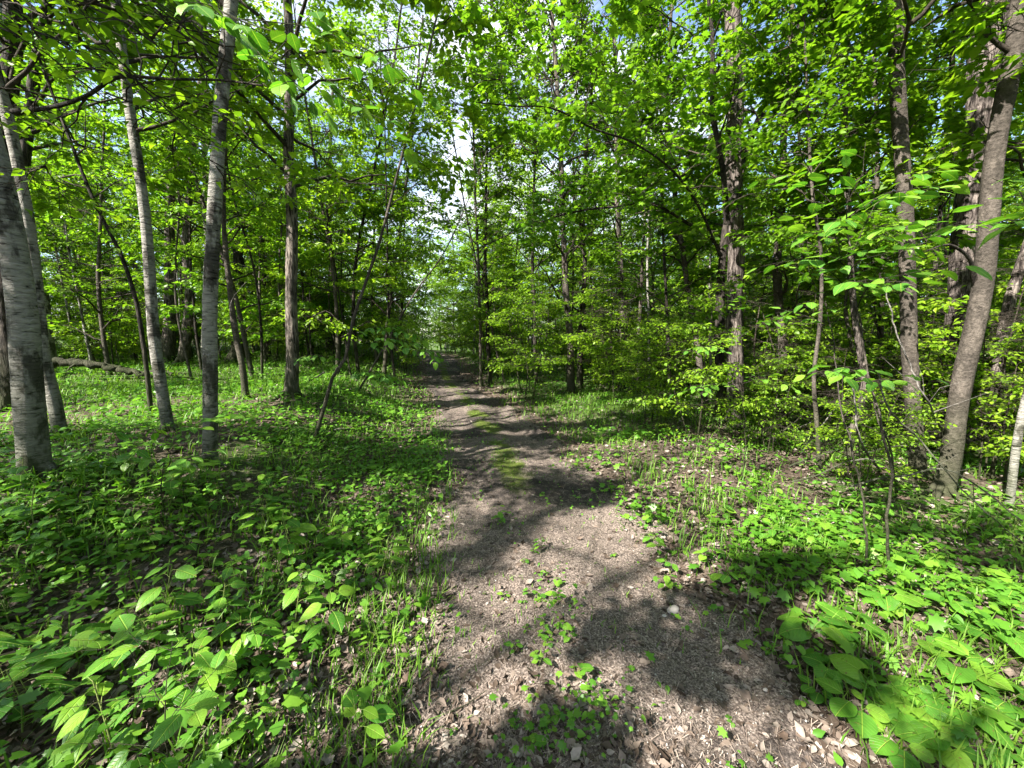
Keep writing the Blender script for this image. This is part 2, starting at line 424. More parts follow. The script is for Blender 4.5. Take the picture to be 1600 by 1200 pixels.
M['litter_o'] = var_material('dry_leaf_single', [(0, (.07, .046, .033)), (.5, (.15, .115, .092)), (1, (.27, .235, .205))], trans=.12, objrand=True, noise_scale=4)
M['straw'] = var_material('dry_straw', [(0, (.035, .026, .021)), (.5, (.12, .092, .076)), (1, (.30, .245, .205))])
M['stone'] = var_material('pale_stone', [(0, (.20, .18, .165)), (1, (.52, .49, .45))], noise_scale=30)
M['stone_o'] = var_material('pale_rock', [(0, (.30, .27, .25)), (1, (.38, .345, .32))], objrand=True, noise_scale=8, bump=.8)

# ------------------------------------------------------------------ ground
def build_ground():
    rings = np.concatenate([[.05], .35 * 1.034 ** np.arange(190)])
    rings = rings[rings < 170]
    rings = np.concatenate([rings, [230, 320, 450]])
    na = 420
    th = np.linspace(0, 2 * np.pi, na, endpoint=False)
    R, A = np.meshgrid(rings, th, indexing='ij')
    X = R * np.cos(A); Y = R * np.sin(A)
    Z = H(X, Y)
    V = np.stack([X, Y, Z], -1).reshape(-1, 3)
    idx = np.arange(len(rings) * na).reshape(len(rings), na)
    a = idx[:-1]; b = idx[1:]
    q = np.stack([a, b, np.roll(b, -1, 1), np.roll(a, -1, 1)], -1).reshape(-1, 4)
    x, y = V[:, 0], V[:, 1]
    d = x - track_x(y)
    g = smooth(1.0, 2.5, np.abs(d)) * smooth(.42, .62, vnoise(x * .8, y * .8, 11)) * smooth(2, 6, np.hypot(x, y))
    g = np.maximum(g, smooth(6, 8, y) * smooth(1.2, 2.0, np.abs(d)) * .9)
    c = np.array([[0, 0, float(H(0, 0))]]); n0 = len(V)
    V = np.concatenate([V, c]); g = np.append(g, 0)
    tri = np.stack([np.full(na, n0), idx[0], np.roll(idx[0], -1)], -1)
    me = mesh_np('forest_floor', V, [q, tri], ground_material('forest_soil', 'forest'), {'green': g}, True)
    obj('forest_floor', me, kind='structure')
build_ground()

def build_track():
    ys = np.concatenate([np.arange(-1.5, 8, .06), np.arange(8, 34, .2)])
    s = np.linspace(-1.22, 1.22, 44)
    Y, S = np.meshgrid(ys, s, indexing='ij')
    w = half_w(Y)
    X = track_x(Y) + S * w
    edge = np.abs(S) + (vnoise(X * 2.2, Y * 2.2, 21) - .5) * .6 + (vnoise(X * 9, Y * 9, 22) - .5) * .3
    Z = H(X, Y) + .016 + .004 * np.hypot(X, Y) * .5 - .075 * smooth(.82, 1.15, edge)
    V = np.stack([X, Y, Z], -1).reshape(-1, 3)
    idx = np.arange(Y.size).reshape(Y.shape)
    q = np.stack([idx[:-1, :-1], idx[:-1, 1:], idx[1:, 1:], idx[1:, :-1]], -1).reshape(-1, 4)
    x, y = V[:, 0], V[:, 1]; dd = S.ravel()
    moss = np.exp(-((dd + .02) / .24) ** 2) * smooth(3.2, 4.6, y) * .8 * smooth(.25, .75, vnoise(x * 3, y * 3, 24) * .6 + vnoise(x * 8, y * 8, 25) * .4) * 1.4 + .12 * np.exp(-((dd) / .3) ** 2) + .35 * smooth(.7, 1.1, np.abs(dd))
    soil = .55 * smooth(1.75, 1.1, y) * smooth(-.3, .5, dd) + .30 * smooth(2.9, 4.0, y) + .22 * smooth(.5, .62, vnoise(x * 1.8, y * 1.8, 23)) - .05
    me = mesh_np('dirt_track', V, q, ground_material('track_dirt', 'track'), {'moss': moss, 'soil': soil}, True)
    obj('dirt_track', me, kind='structure')
build_track()

# ------------------------------------------------------------------ tree growing
def resample(pts, step):
    pts = np.asarray(pts, float)
    n = len(pts)
    ext = np.concatenate([[2 * pts[0] - pts[1]], pts, [2 * pts[-1] - pts[-2]]])
    out = []
    for i in range(n - 1):
        p0, p1, p2, p3 = ext[i:i + 4]
        k = max(1, int(np.linalg.norm(p2 - p1) / step))
        t = (np.arange(k) / k)[:, None]
        out.append(.5 * ((2 * p1) + (-p0 + p2) * t + (2 * p0 - 5 * p1 + 4 * p2 - p3) * t ** 2 + (-p0 + 3 * p1 - 3 * p2 + p3) * t ** 3))
    out.append(pts[-1:])
    return np.concatenate(out)

def trunk_mesh(pts, r0, r1, rg, mat, sides=12, step=.16, rough=.06, flare=.5, name='trunk', wob=.012):
    P = resample(pts, step)
    n = len(P)
    L = np.concatenate([[0], np.cumsum(np.linalg.norm(np.diff(P, axis=0), axis=1))])
    t = L / L[-1]
    for ax in (0, 1):
        for f in (1.1, 2.7):
            ph = rg.random() * 6.3
            P[:, ax] += wob * np.sin(L * f + ph) * np.minimum(1, L) * np.minimum(1, r0 * 12)
    R = r0 + (r1 - r0) * t ** .85
    R = R * (1 + flare * 1.25 * np.exp(-L / (r0 * 1.9)))
    th = np.linspace(0, 2 * np.pi, sides, endpoint=False)
    ridge = np.ones((n, sides))
    for _ in range(5):
        k = rg.integers(2, max(3, sides // 2)); f = rg.uniform(.5, 9)
        ridge += rough * .5 * np.sin(k * th[None] + L[:, None] * f + rg.random() * 6.3)
    R = R * (1 + rough * 1.2 * (vnoise(L * 2.3, L * 0 + r0 * 99, 5) - .5) + rough * 1.5 * (vnoise(L * 7, L * 0 + r0 * 57, 6) > .82))
    k = rg.integers(3, 6); ridge += (flare * .55 * np.exp(-L / (r0 * 2)))[:, None] * np.sin(k * th[None] + rg.random() * 6)
    ridge += rg.normal(0, rough * .35, ridge.shape)
    V, q = tubes(P[None], R[None], sides, ridge[None])
    return mesh_np(name, V, q, mat, None, True), P, R

def grow(P, R, rg, n_limb=26, crown0=.35, length=2.6, elev=(15, 50), n_sec=11, n_tw=6, n_lf=5, leaf=.085, tmpl=T_KITE, sec_len=.42, tw_len=(.12, .32), 
         az_bias=None, shape='round', flat=.35, twigs_geo=True, t_end=.99):
    """limbs, twigs and leaves round the trunk polyline P -> branches (V,F), leaf arrays"""
    n = len(P)
    t = crown0 + (t_end - crown0) * (np.arange(n_limb) + rg.random(n_limb)) / n_limb
    fi = t * (n - 1); i0 = np.minimum(fi.astype(int), n - 2); fr = (fi - i0)[:, None]
    B = P[i0] * (1 - fr) + P[i0 + 1] * fr
    rb = R[i0]
    u = (t - crown0) / max(1e-6, 1 - crown0)
    prof = {'round': np.sqrt(np.clip(1 - (1.65 * u - .65) ** 2 * .85, .08, 1)), 'cone': (1 - u) * .8 + .2, 'top': .45 + .55 * np.sin(np.pi * np.clip(u, 0, .95)), 'even': np.ones_like(u)}[shape]
    Ls = length * prof * rg.uniform(.65, 1.15, n_limb)
    az = np.arange(n_limb) * 2.39996 + rg.random() * 6 + rg.normal(0, .4, n_limb)
    if az_bias is not None:
        a0, sp = az_bias
        az = a0 + rg.uniform(-sp, sp, n_limb)
    el = np.radians(rg.uniform(elev[0], elev[1], n_limb) + 18 * u)
    K = 8
    s = np.linspace(0, 1, K)
    D0 = np.stack([np.cos(az) * np.cos(el), np.sin(az) * np.cos(el), np.sin(el)], -1)
    side = np.stack([-np.sin(az), np.cos(az), np.zeros(n_limb)], -1)
    Lp = B[:, None] + Ls[:, None, None] * (s[None, :, None] * D0[:, None])
    Lp[:, :, 2] -= (Ls[:, None] * s[None] ** 2) * rg.uniform(.0, .35, n_limb)[:, None]
    wig = np.cumsum(rg.normal(0, .035, (n_limb, K)), 1); wig -= wig[:, :1]
    wig2 = np.cumsum(rg.normal(0, .025, (n_limb, K)), 1); wig2 -= wig2[:, :1]
    Lp += wig[..., None] * side[:, None] * Ls[:, None, None]
    Lp[:, :, 2] += wig2 * Ls[:, None]
    rl = np.minimum(rb * .5, .009 + .011 * Ls)
    RL = rl[:, None] * (1 - .88 * s[None] ** .8)
    # secondary branches
    S2 = rg.uniform(.18, 1.0, (n_limb, n_sec)); S2.sort(axis=1)
    def at_(PP, ss):
        f = ss * (PP.shape[1] - 1); i = np.minimum(f.astype(int), PP.shape[1] - 2); fr = (f - i)[..., None]
        r_ = np.arange(PP.shape[0])[:, None]
        a, b = PP[r_, i], PP[r_, i + 1]
        return a * (1 - fr) + b * fr, norm(b - a)
    Q, T = at_(Lp, S2)
    sgn = np.where((np.arange(n_sec)[None] + rg.integers(0, 2, (n_limb, 1))) % 2 == 0, 1., -1.)
    ang = np.radians(rg.uniform(35, 65, (n_limb, n_sec))) * sgn
    sd = norm(np.cross(T, np.array([0, 0, 1.])))
    D2 = T * np.cos(ang)[..., None] + sd * np.sin(ang)[..., None]
    D2[..., 2] += rg.normal(.0, .13, D2.shape[:2])
    D2 = norm(D2)
    L2 = Ls[:, None] * sec_len * (1.05 - .75 * S2) * rg.uniform(.6, 1.25, S2.shape) + .10
    K2 = 5; s2 = np.linspace(0, 1, K2)
    D2f = D2.reshape(-1, 3); L2f = L2.ravel(); Qf = Q.reshape(-1, 3); N2 = len(Qf)
    P2 = Qf[:, None] + L2f[:, None, None] * s2[None, :, None] * D2f[:, None]
    P2[:, :, 2] -= L2f[:, None] * s2[None] ** 2 * rg.uniform(-.05, .28, N2)[:, None]
    w2 = np.cumsum(rg.normal(0, .05, (N2, K2, 3)), 1); w2 -= w2[:, :1]
    P2 += w2 * L2f[:, None, None]
    R2 = np.minimum(.0035 + .006 * L2f, .009)[:, None] * (1 - .8 * s2[None])
    # twigs
    S3 = rg.uniform(.12, 1.0, (N2, n_tw)); S3.sort(axis=1)
    Q3, T3 = at_(P2, S3)
    sg3 = np.where((np.arange(n_tw)[None] + rg.integers(0, 2, (N2, 1))) % 2 == 0, 1., -1.)
    an3 = np.radians(rg.uniform(30, 60, S3.shape)) * sg3
    sd3 = norm(np.cross(T3, np.array([0, 0, 1.])))
    D3 = T3 * np.cos(an3)[..., None] + sd3 * np.sin(an3)[..., None]
    D3[..., 2] += rg.normal(-.02, .16, S3.shape); D3 = norm(D3)
    L3 = rg.uniform(tw_len[0], tw_len[1], S3.shape)
    Q3 = Q3.reshape(-1, 3); D3 = D3.reshape(-1, 3); L3 = L3.ravel(); N3 = len(Q3)
    E3 = Q3 + D3 * L3[:, None]; E3[:, 2] -= L3 * .15
    Mid = (Q3 + E3) / 2 + np.array([0, 0, 1.]) * (L3 * .05)[:, None]
    P3 = np.stack([Q3, Mid, E3], 1)
    R3 = np.broadcast_to(np.array([.0022, .0018, .001]), (N3, 3))
    # leaves
    sl = (np.arange(n_lf) + rg.random((N3, n_lf))) / n_lf; sl = .1 + .9 * sl
    pos = Q3[:, None] + (E3 - Q3)[:, None] * sl[..., None]
    d3 = norm(E3 - Q3)[:, None]
    sgl = np.where(np.arange(n_lf)[None] % 2 == 0, 1., -1.) * np.ones((N3, 1))
    al = np.radians(rg.uniform(25, 80, (N3, n_lf))) * sgl
    sdl = norm(np.cross(d3, np.array([0, 0, 1.])))
    dl = d3 * np.cos(al)[..., None] + sdl * np.sin(al)[..., None]
    dl[..., 2] += rg.normal(-.22, .28, al.shape)
    nl = np.array([0, 0, 1.]) + rg.normal(0, flat, dl.shape)
    sz = leaf * rg.uniform(.55, 1.2, al.shape)
    keep = rg.random(al.size) > .06
    pos = pos.reshape(-1, 3)[keep]; dl = dl.reshape(-1, 3)[keep]; nl = nl.reshape(-1, 3)[keep]; sz = sz.ravel()[keep]
    pos = pos + norm(dl) * (.012 + .1 * sz[:, None])
    parts = [tubes(Lp, RL, 5), tubes(P2, R2, 3)]
    if twigs_geo: parts.append(tubes(P3, R3, 3))
    return join(parts), (pos, dl, nl, sz, tmpl)

BARE = (0, 0, 0)
def foliage_obj(lv, rg, mat, parent, name='foliage'):
    V, F, var = leaves_mesh(*lv, rg)
    return obj(name, mesh_np(name, V, F, mat, var), parent, kind='stuff')

def make_tree(name, label, cat, group, pts, r0, r1, seed, bark='ash', leafm='leaf', sides=12, rough=.06, flare=.5, crown=None, extra=None, wob=.012, cut=None):
    """pts: world points, base first. The root Empty stands at the base."""
    rg = np.random.default_rng(seed)
    pts = np.asarray(pts, float); base = pts[0].copy()
    loc = pts - base
    loc = np.concatenate([[loc[0] - np.array([0, 0, .12])], loc])
    root = thing(name, base, label, cat, group)
    me, P, R = trunk_mesh(loc, r0, r1, rg, M[bark], sides, rough=rough, flare=flare, wob=wob)
    obj('trunk', me, root)
    if r0 > .045 and base[1] > 0:
        for j in range(int(rg.integers(4, 7))):
            a = j * 1.2 + rg.normal(0, .35); L_ = r0 * rg.uniform(2.0, 4.0)
            pr = []
            for t_ in (0, .3, .6, 1.0):
                px_, py_ = base[0] + math.cos(a + t_ * .3) * (r0 * .55 + L_ * t_), base[1] + math.sin(a + t_ * .3) * (r0 * .55 + L_ * t_)
                g_ = float(H(px_, py_, False)) - base[2]
                pr.append([px_ - base[0], py_ - base[1], g_ + r0 * (1.5 * (1 - t_) ** 2.5 + .05) - .05 * t_])
            vq = tubes(resample(pr, r0 * .5)[None], np.linspace(r0 * .42, r0 * .10, len(resample(pr, r0 * .5)))[None], 7)
            obj('root', mesh_np('root', vq[0], vq[1], M[bark], None, True), root)
    if extra:
        for (ep, er0, er1) in extra:
            ep = np.asarray(ep, float) - base
            ep[1:-1] += rg.normal(0, .025, ep[1:-1].shape)
            me2, P2, R2 = trunk_mesh(ep, er0, er1, rg, M['dark'], 8, step=.08, rough=.12, flare=.25, name='limb', wob=.035)
            obj('limb', me2, root)
    if crown:
        for c in (crown if isinstance(crown, list) else [crown]):
            c = dict(c); on = c.pop('on', None)
            if on is not None:
                ep, er0, er1 = extra[on]; PP = resample(np.asarray(ep, float) - base, .2); RR = np.linspace(er0, er1, len(PP))
            else: PP, RR = P, R
            (bv, bf), lv = grow(PP, RR, rg, **c)
            pos, dl, nl, sz, tm = lv
            wpos = pos + base
            keep = np.linalg.norm(wpos - np.array([0, 0, CAMZ]), axis=1) > 1.1
            if cut is not None: keep &= cut(wpos)
            lv = (pos[keep], dl[keep], nl[keep], sz[keep], tm)
            fq = bf[0]; nl_ = c['n_limb'] * 7 * 5
            small = fq[nl_:]
            if cut is not None:
                small = small[cut(bv[small].mean(1) + base)]
            obj('twigs', mesh_np('twigs', bv, np.concatenate([fq[:nl_], small]), M['twig']), root, kind='stuff')
            foliage_obj(lv, rg, M[leafm], root)
    return root

def px_pts(coords, depthY=None, top=9.0, dY=0.0):
    """trunk points from photo pixels (1600x1200): base on the ground, the others above it on the vertical plane through the base"""
    b = on_ground(*coords[0]); b[2] = float(H(b[0], b[1], False))
    pts = [b]
    n = len(coords)
    for i, c in enumerate(coords[1:]):
        pts.append(on_plane(c[0], c[1], b[1] + dY * (i + 1) / (n - 1)))
    pts = np.array(pts)
    dirn = pts[-1] - pts[-2]; dirn = dirn / np.linalg.norm(dirn)
    while pts[-1][2] < top:
        dirn = dirn * .85 + np.array([0, 0, .15]); dirn /= np.linalg.norm(dirn)
        pts = np.concatenate([pts, [pts[-1] + dirn * min(2.2, max(.5, top - pts[-1][2] + .01))]])
    return pts

TALL = dict(n_limb=34, crown0=.27, length=2.8, n_sec=12, n_tw=6, n_lf=5, leaf=.12, shape='round')
def crown(**k):
    c = dict(TALL); c.update(k); return c

def gap_and_sun_cut(w):
    return track_gap(w) & (openness(w) < .64)  # also drops leaves to let sun onto chosen ground patches
def track_gap(w):
    """the real opening over the track: crowns stop short of it"""
    x, y, z = w[:, 0], w[:, 1], w[:, 2]
    d = x - (track_x(y) + .55)
    g = (vnoise(x * 1.3, y * 1.3, 31) - .5) * 1.2 + (vnoise(y * 1.1, z * 1.1, 32) - .5) * 1.2
    return ~((np.abs(d) < .40 + g * .5) & (z > 3.4 + g) & (y > 8))

# leaves culled along the sun direction, shaping crowns for chosen sun patches and shade
SUNX, SUNY = SUN_DIR.x / SUN_DIR.z, SUN_DIR.y / SUN_DIR.z
OPEN = []
for (px, py, rx, ry, v) in [(870, 850, 1.15, .42, 1.0), (700, 900, .7, .35, .9), (1010, 860, .6, .35, .9), (980, 900, .45, .3, .9), (300, 1060, 1.0, .55, 1.1), (100, 1120, .6, .45, 1.1), (480, 1000, .6, .38, 1.0), (560, 1130, .35, .2, .7), (700, 1060, .3, .15, .5), (850, 960, .45, .25, .9),
                            (1130, 790, .8, .45, .9), (1250, 850, .6, .3, .6), (1060, 700, .9, .5, .6), (800, 662, 1.3, .22, 1.0), (790, 640, 1.4, .22, .9), (760, 622, 1.4, .25, 1.0), (720, 605, 1.2, .3, 1.0), (850, 680, .9, .14, .9), (700, 672, .7, .13, .9), (730, 712, 1.0, .12, .9), (960, 700, .9, .2, .9), (880, 735, .8, .1, .8), (740, 740, .6, .08, .8), (690, 590, 1.6, 1.6, 1.0), (250, 580, 4.5, 1.8, 1.0), (430, 600, 1.5, 1.0, .8), (940, 640, 1.0, .5, .5), (1400, 1000, .35, .2, .4),
                            (300, 830, 2.2, .6, -1.5), (500, 770, 1.7, 1.3, -1.7), (80, 880, 1.2, .5, -1.3), (200, 720, 2.2, 1.0, -.8), (800, 765, .9, .14, -.5), (820, 725, .9, .10, .7), (1000, 1020, .40, .13, -1.0), (1150, 1100, .45, .17, -1.0), (1080, 1040, .35, .06, .5), (900, 1090, .4, .06, .9), (840, 1140, .4, .06, .9), (960, 1160, .4, .05, .8), (780, 1040, .3, .06, .6), (1180, 900, .5, .12, -.8), (1350, 850, .6, .12, -.8), (1250, 790, .6, .1, -.7), (1500, 900, .6, .15, -.6), (1450, 1080, .6, .4, .15), (1350, 700, 1.6, 1.2, -.7)]:
    g_ = on_ground(px, py); OPEN.append((g_[0], g_[1], rx, ry, v))
_ca, _sa = math.cos(math.radians(38)), math.sin(math.radians(38))
def openness(w):
    t = w[:, 2] - .25
    gx, gy = w[:, 0] - SUNX * t, w[:, 1] - SUNY * t
    a = gx * _ca + gy * _sa; b = -gx * _sa + gy * _ca
    o = .50 + (vnoise(a * .55, b * 1.5, 61) - .5) * 1.0 + (vnoise(a * 1.8, b * 4.5, 62) - .5) * .7
    o = o + .14 * smooth(1.0, 3.0, gx) + .16 * smooth(8, 12, gy) + .08 * smooth(-3, -6, gx) * smooth(5, 8, gy)
    for (x, y, rx, ry, v) in OPEN:
        q = ((gx - x) / rx) ** 2 + ((gy - y) / ry) ** 2
        o = o + v * 1.1 * np.exp(-q * q * .5)
    return o
def sun_cut(w):
    return openness(w) < .5

HT = []
def hero(name, label, coords, wpx, **k):
    top = k.pop('top', 11.0); dY = k.pop('dY', 0.0)
    pts = px_pts(coords, top=top, dY=dY)
    depth = pts[0][1] * math.cos(PITCH) + (CAMZ - pts[0][2]) * math.sin(PITCH)
    r0 = wpx / F_PX * depth / 2 * .86
    HT.append((pts[0][0], pts[0][1]))
    k.setdefault('r1', r0 * .30); k.setdefault('cut', gap_and_sun_cut)
    return make_tree(name, label, 'tree', k.pop('group', None), pts, r0, k.pop('r1'), k.pop('seed'), **k), pts

def P_(px, py, Y): return on_plane(px, py, Y)

# left side, from the photograph's left edge inwards
t1b = on_ground(58, 748)
y1 = t1b[1]
hero('birch_tree', 'thick pale birch trunk at the far left, widest of the birches, scarred at its foot', [(58, 748), (50, 640), (35, 520), (14, 400), (-8, 280), (-40, 120)], 40, seed=101,
     bark='birch', sides=22, rough=.035, flare=.35, top=12, extra=[([P_(20, 175, y1 * .8), P_(90, 158, y1 * .78), P_(150, 152, y1 * .75), P_(200, 128, y1 * .72), P_(270, 118, y1 * .7), P_(340, 122, y1 * .68), P_(410, 134, y1 * .66)], .0125, .004)],
     crown=[crown(n_limb=34, crown0=.3, length=3.0), dict(on=0, n_limb=18, crown0=.2, length=.7, n_sec=6, n_tw=3, n_lf=3, leaf=.055, tmpl=T_OVATE, elev=(-20, 60), shape='even')])
hero('birch_tree', 'slim pale birch bending left just behind the thickest birch', [(95, 682), (85, 625), (68, 560), (50, 420), (38, 310), (18, 200), (-20, 60)], 20, seed=102, bark='birch', rough=.03, flare=.3,
     crown=crown(n_limb=28, length=2.5, crown0=.3))
hero('maple_tree', 'dark rough barked tree rising behind the two leftmost birches', [(18, 640), (14, 420), (12, 200), (18, 0)], 30, seed=103, bark='dark', sides=16, rough=.08, top=13, crown=crown(length=3.2))
hero('oak_tree', 'second dark rough trunk leaning right at the top left corner', [(22, 610), (30, 330), (52, 130), (75, 0)], 22, seed=104, bark='dark', sides=16, rough=.08, top=13, crown=crown(length=3.0))
hero('birch_tree', 'pale birch leaning left between the thin black sapling and the straightest birch', [(264, 674), (253, 610), (240, 520), (232, 400), (222, 300), (204, 180), (186, 40)], 19, seed=105, bark='birch', rough=.03, flare=.2,
     crown=crown(n_limb=28, length=2.5, crown0=.30))
hero('birch_tree', 'straight white birch nearest the track on the left bank, foot in green ground plants', [(328, 726), (327, 620), (326, 500), (331, 380), (337, 290), (346, 180), (357, 80), (366, -20)], 23, seed=106, bark='birch', sides=18,
     rough=.03, flare=.15, r1=.03, top=11, crown=crown(n_limb=32, length=2.8, crown0=.32))
hero('birch_tree', 'thin white birch stem directly behind the straight birch', [(320, 575), (322, 430), (320, 250), (312, 60), (308, -40)], 12, seed=107, bark='birch', rough=.03, crown=crown(n_limb=20, length=2.2))
hero('aspen_tree', 'left stem of a twin trunk with a white foot at the meadow edge', [(262, 566), (266, 450), (266, 300), (270, 150), (274, 20)], 20, seed=108, bark='hick', rough=.05, top=13, crown=crown(length=3.0))
hero('aspen_tree', 'right stem of the twin trunk, leaning right above the meadow', [(286, 570), (296, 470), (290, 390), (297, 300), (310, 150), (322, 20)], 17, seed=109, bark='hick', rough=.05, top=12, crown=crown(length=2.6))
hero('oak_tree', 'dark trunk with a flared foot behind the white birches', [(374, 562), (374, 450), (368, 330), (362, 200), (356, 60)], 22, seed=110, bark='dark', rough=.07, flare=.7, top=13, crown=crown(length=3.0))
hero('maple_sapling', 'thin curved grey sapling right of the straight birch', [(384, 622), (378, 570), (368, 520), (358, 440), (350, 340), (352, 220)], 11, seed=111, bark='smooth', top=7, crown=crown(n_limb=18, length=1.7, crown0=.4))
hero('ash_tree', 'straight grey ash with ridged bark on the left bank, sunlit near its foot', [(456, 622), (455, 520), (456, 400), (454, 280), (453, 150), (450, 20)], 22, seed=112, bark='ash', sides=16, rough=.05, flare=.35, top=13, crown=crown(length=3.0, crown0=.28, n_limb=38))
hero('cherry_sapling', 'thin black curved sapling between two birches on the left', [(236, 646), (230, 590), (222, 530), (212, 470), (190, 400), (160, 340), (130, 270)], 8, seed=113, bark='dark', rough=.03, top=6.5, crown=crown(n_limb=16, length=1.5, crown0=.4))
hero('cherry_sapling', 'crooked grey sapling leaning right over the bank beside the track', [(493, 684), (508, 632), (520, 590), (540, 560), (552, 500), (575, 430), (600, 350)], 7, seed=114, bark='smooth', top=6, crown=crown(n_limb=14, length=1.5, crown0=.45))
hero('hazel_sapling', 'slender stem arching right from the bank towards the track', [(560, 612), (590, 560), (618, 510), (650, 455), (690, 400), (720, 340)], 4, seed=115, bark='smooth', top=5.0, crown=crown(n_limb=16, length=1.4, crown0=.3, leaf=.08))
for i, (lab, cs, w) in enumerate([
        ('short thin stem standing left of the fallen log at the meadow edge', [(126, 560), (124, 440), (120, 300), (116, 160)], 7),
        ('dark upright trunk behind the fallen log', [(102, 532), (101, 400), (100, 250), (104, 80)], 14),
        ('slim dark stem between the log and the twin trunk', [(176, 548), (172, 420), (160, 300), (165, 160)], 7),
        ('leaning dark stem right of the flared trunk', [(420, 560), (414, 440), (400, 300), (396, 160)], 9),
        ('dark slender tree just right of the ridged ash', [(516, 548), (518, 440), (514, 300), (520, 140)], 14),
        ('thin forked stem where the bank meets the track', [(560, 585), (552, 480), (560, 380), (590, 240)], 7),
        ('slim dark stem leaning over the far bend of the track', [(600, 585), (608, 480), (622, 380), (640, 240)], 8)]):
    hero('slender_tree', lab, cs, w, seed=130 + i, bark='dark' if i % 2 else 'smooth', sides=8, top=11 + (i % 3), crown=crown(n_limb=38, length=2.8, crown0=.18), cut=lambda w: track_gap(w) & (openness(w) < .85))

# right side
hero('maple_tree', 'left stem of a pair on the grassy mound right of the track', [(893, 614), (890, 540), (884, 440), (878, 300), (872, 180), (866, 60)], 14, seed=201, bark='smooth', top=12, crown=crown(length=2.9, crown0=.2, n_limb=38), cut=lambda w: track_gap(w) & (openness(w) < .85))
hero('maple_tree', 'right stem of the pair on the grassy mound', [(906, 606), (908, 520), (914, 430), (908, 330), (920, 200)], 11, seed=202, bark='dark', top=10, crown=crown(length=2.4, crown0=.2))
hero('ash_tree', 'straight slim grey trunk right of the mound, bark ridged', [(973, 612), (972, 500), (968, 380), (965, 280), (962, 150), (960, 40)], 13, seed=203, bark='ash', top=12, crown=crown(length=2.4, crown0=.35))
b15 = on_ground(1147, 668)[1]
hero('ash_tree', 'large ridged ash trunk on the right, sunlit high up', [(1150, 668), (1148, 560), (1150, 430), (1147, 300), (1148, 160), (1148, 20)], 27, seed=204, bark='hick', sides=20, rough=.06, flare=.3, top=13, r1=.10, crown=crown(length=3.0, crown0=.5, n_limb=28))
yb = b15 * .93
hero('maple_tree', 'dark forked maple pressed against the large ash, arching its limbs over the track', [(1128, 650), (1124, 560), (1125, 460), (1132, 380), (1140, 330), (1156, 262), (1185, 190), (1228, 90), (1268, 0)], 18, seed=205, bark='dark', sides=14, top=8.5, r1=.03,
     extra=[([P_(1136, 350, yb), P_(1128, 270, yb * .97), P_(1118, 180, yb * .95), P_(1114, 60, yb * .93), P_(1100, -60, yb * .9)], .045, .02),
            ([P_(1126, 400, yb), P_(1090, 330, yb * .93), P_(1055, 270, yb * .87), P_(990, 228, yb * .8), P_(930, 196, yb * .76), P_(870, 178, yb * .72), P_(800, 162, yb * .68), P_(745, 160, yb * .66)], .022, .005),
            ([P_(1080, 352, yb), P_(1020, 320, yb * .95), P_(960, 322, yb * .92), P_(890, 335, yb * .9), P_(800, 360, yb * .88), P_(740, 392, yb * .86)], .022, .006)], cut=(lambda w: track_gap(w) & (openness(w) < .85)),
     leafm='leaf_dark', crown=[crown(length=2.2, crown0=.35, n_limb=24, tmpl=T_MAPLE, leaf=.085), dict(on=0, n_limb=16, crown0=.2, length=1.7, n_sec=10, n_tw=5, n_lf=4, leaf=.085, tmpl=T_MAPLE, shape='even'),
                               dict(on=1, n_limb=22, crown0=.12, length=1.15, n_sec=10, n_tw=5, n_lf=4, leaf=.08, tmpl=T_MAPLE, shape='even', elev=(0, 50)),
                               dict(on=2, n_limb=16, crown0=.1, length=.9, n_sec=8, n_tw=4, n_lf=4, leaf=.08, tmpl=T_MAPLE, shape='even', elev=(-10, 40))])
hero('maple_tree', 'slim leaning maple left of the large ash, bare below and curving left', [(1103, 640), (1092, 560), (1078, 470), (1062, 360), (1052, 280), (1042, 180), (1046, 80)], 12, seed=206, bark='smooth', top=9, leafm='leaf_dark', crown=crown(length=2.0, crown0=.3, n_limb=28))
hero('maple_sapling', 'thin sapling with a pale sunlit foot right of the large ash', [(1280, 735), (1276, 660), (1272, 590), (1282, 500), (1284, 400), (1270, 300), (1262, 180)], 8, seed=207, bark='smooth', sides=8, top=5.5, crown=crown(n_limb=20, length=1.2, crown0=.4, tmpl=T_OVATE, leaf=.075))
hero('cherry_sapling', 'crooked peeling stem in the middle of the dead thicket', [(1322, 722), (1336, 660), (1350, 600), (1338, 520), (1330, 440), (1326, 340)], 13, seed=208, bark='hick', sides=10, rough=.1, top=5.5, crown=crown(n_limb=18, length=1.3, crown0=.5))
hero('cherry_sapling', 'bent grey stem leaning left out of the dead thicket', [(1350, 700), (1345, 620), (1330, 540), (1322, 470), (1340, 380), (1352, 250)], 8, seed=209, bark='smooth', sides=8, rough=.1, top=5, crown=crown(n_limb=14, length=1.2, crown0=.5))
hero('maple_tree', 'smooth upright trunk left of the curved right-hand tree, foot in dry leaves', [(1436, 748), (1428, 650), (1420, 550), (1416, 440), (1412, 330), (1407, 200), (1402, 60)], 23, seed=210, bark='smooth', sides=18, rough=.03, flare=.4, top=11, r1=.05, crown=crown(length=2.4, crown0=.4))
hero('hickory_tree', 'broad pinkish grey trunk behind the curved tree at the right', [(1498, 700), (1498, 560), (1506, 420), (1520, 290), (1535, 150), (1550, 30)], 38, seed=211, bark='hick', sides=26, rough=.06, top=14, r1=.16, crown=crown(length=3.2, crown0=.5))
b21 = on_ground(1470, 772)[1]
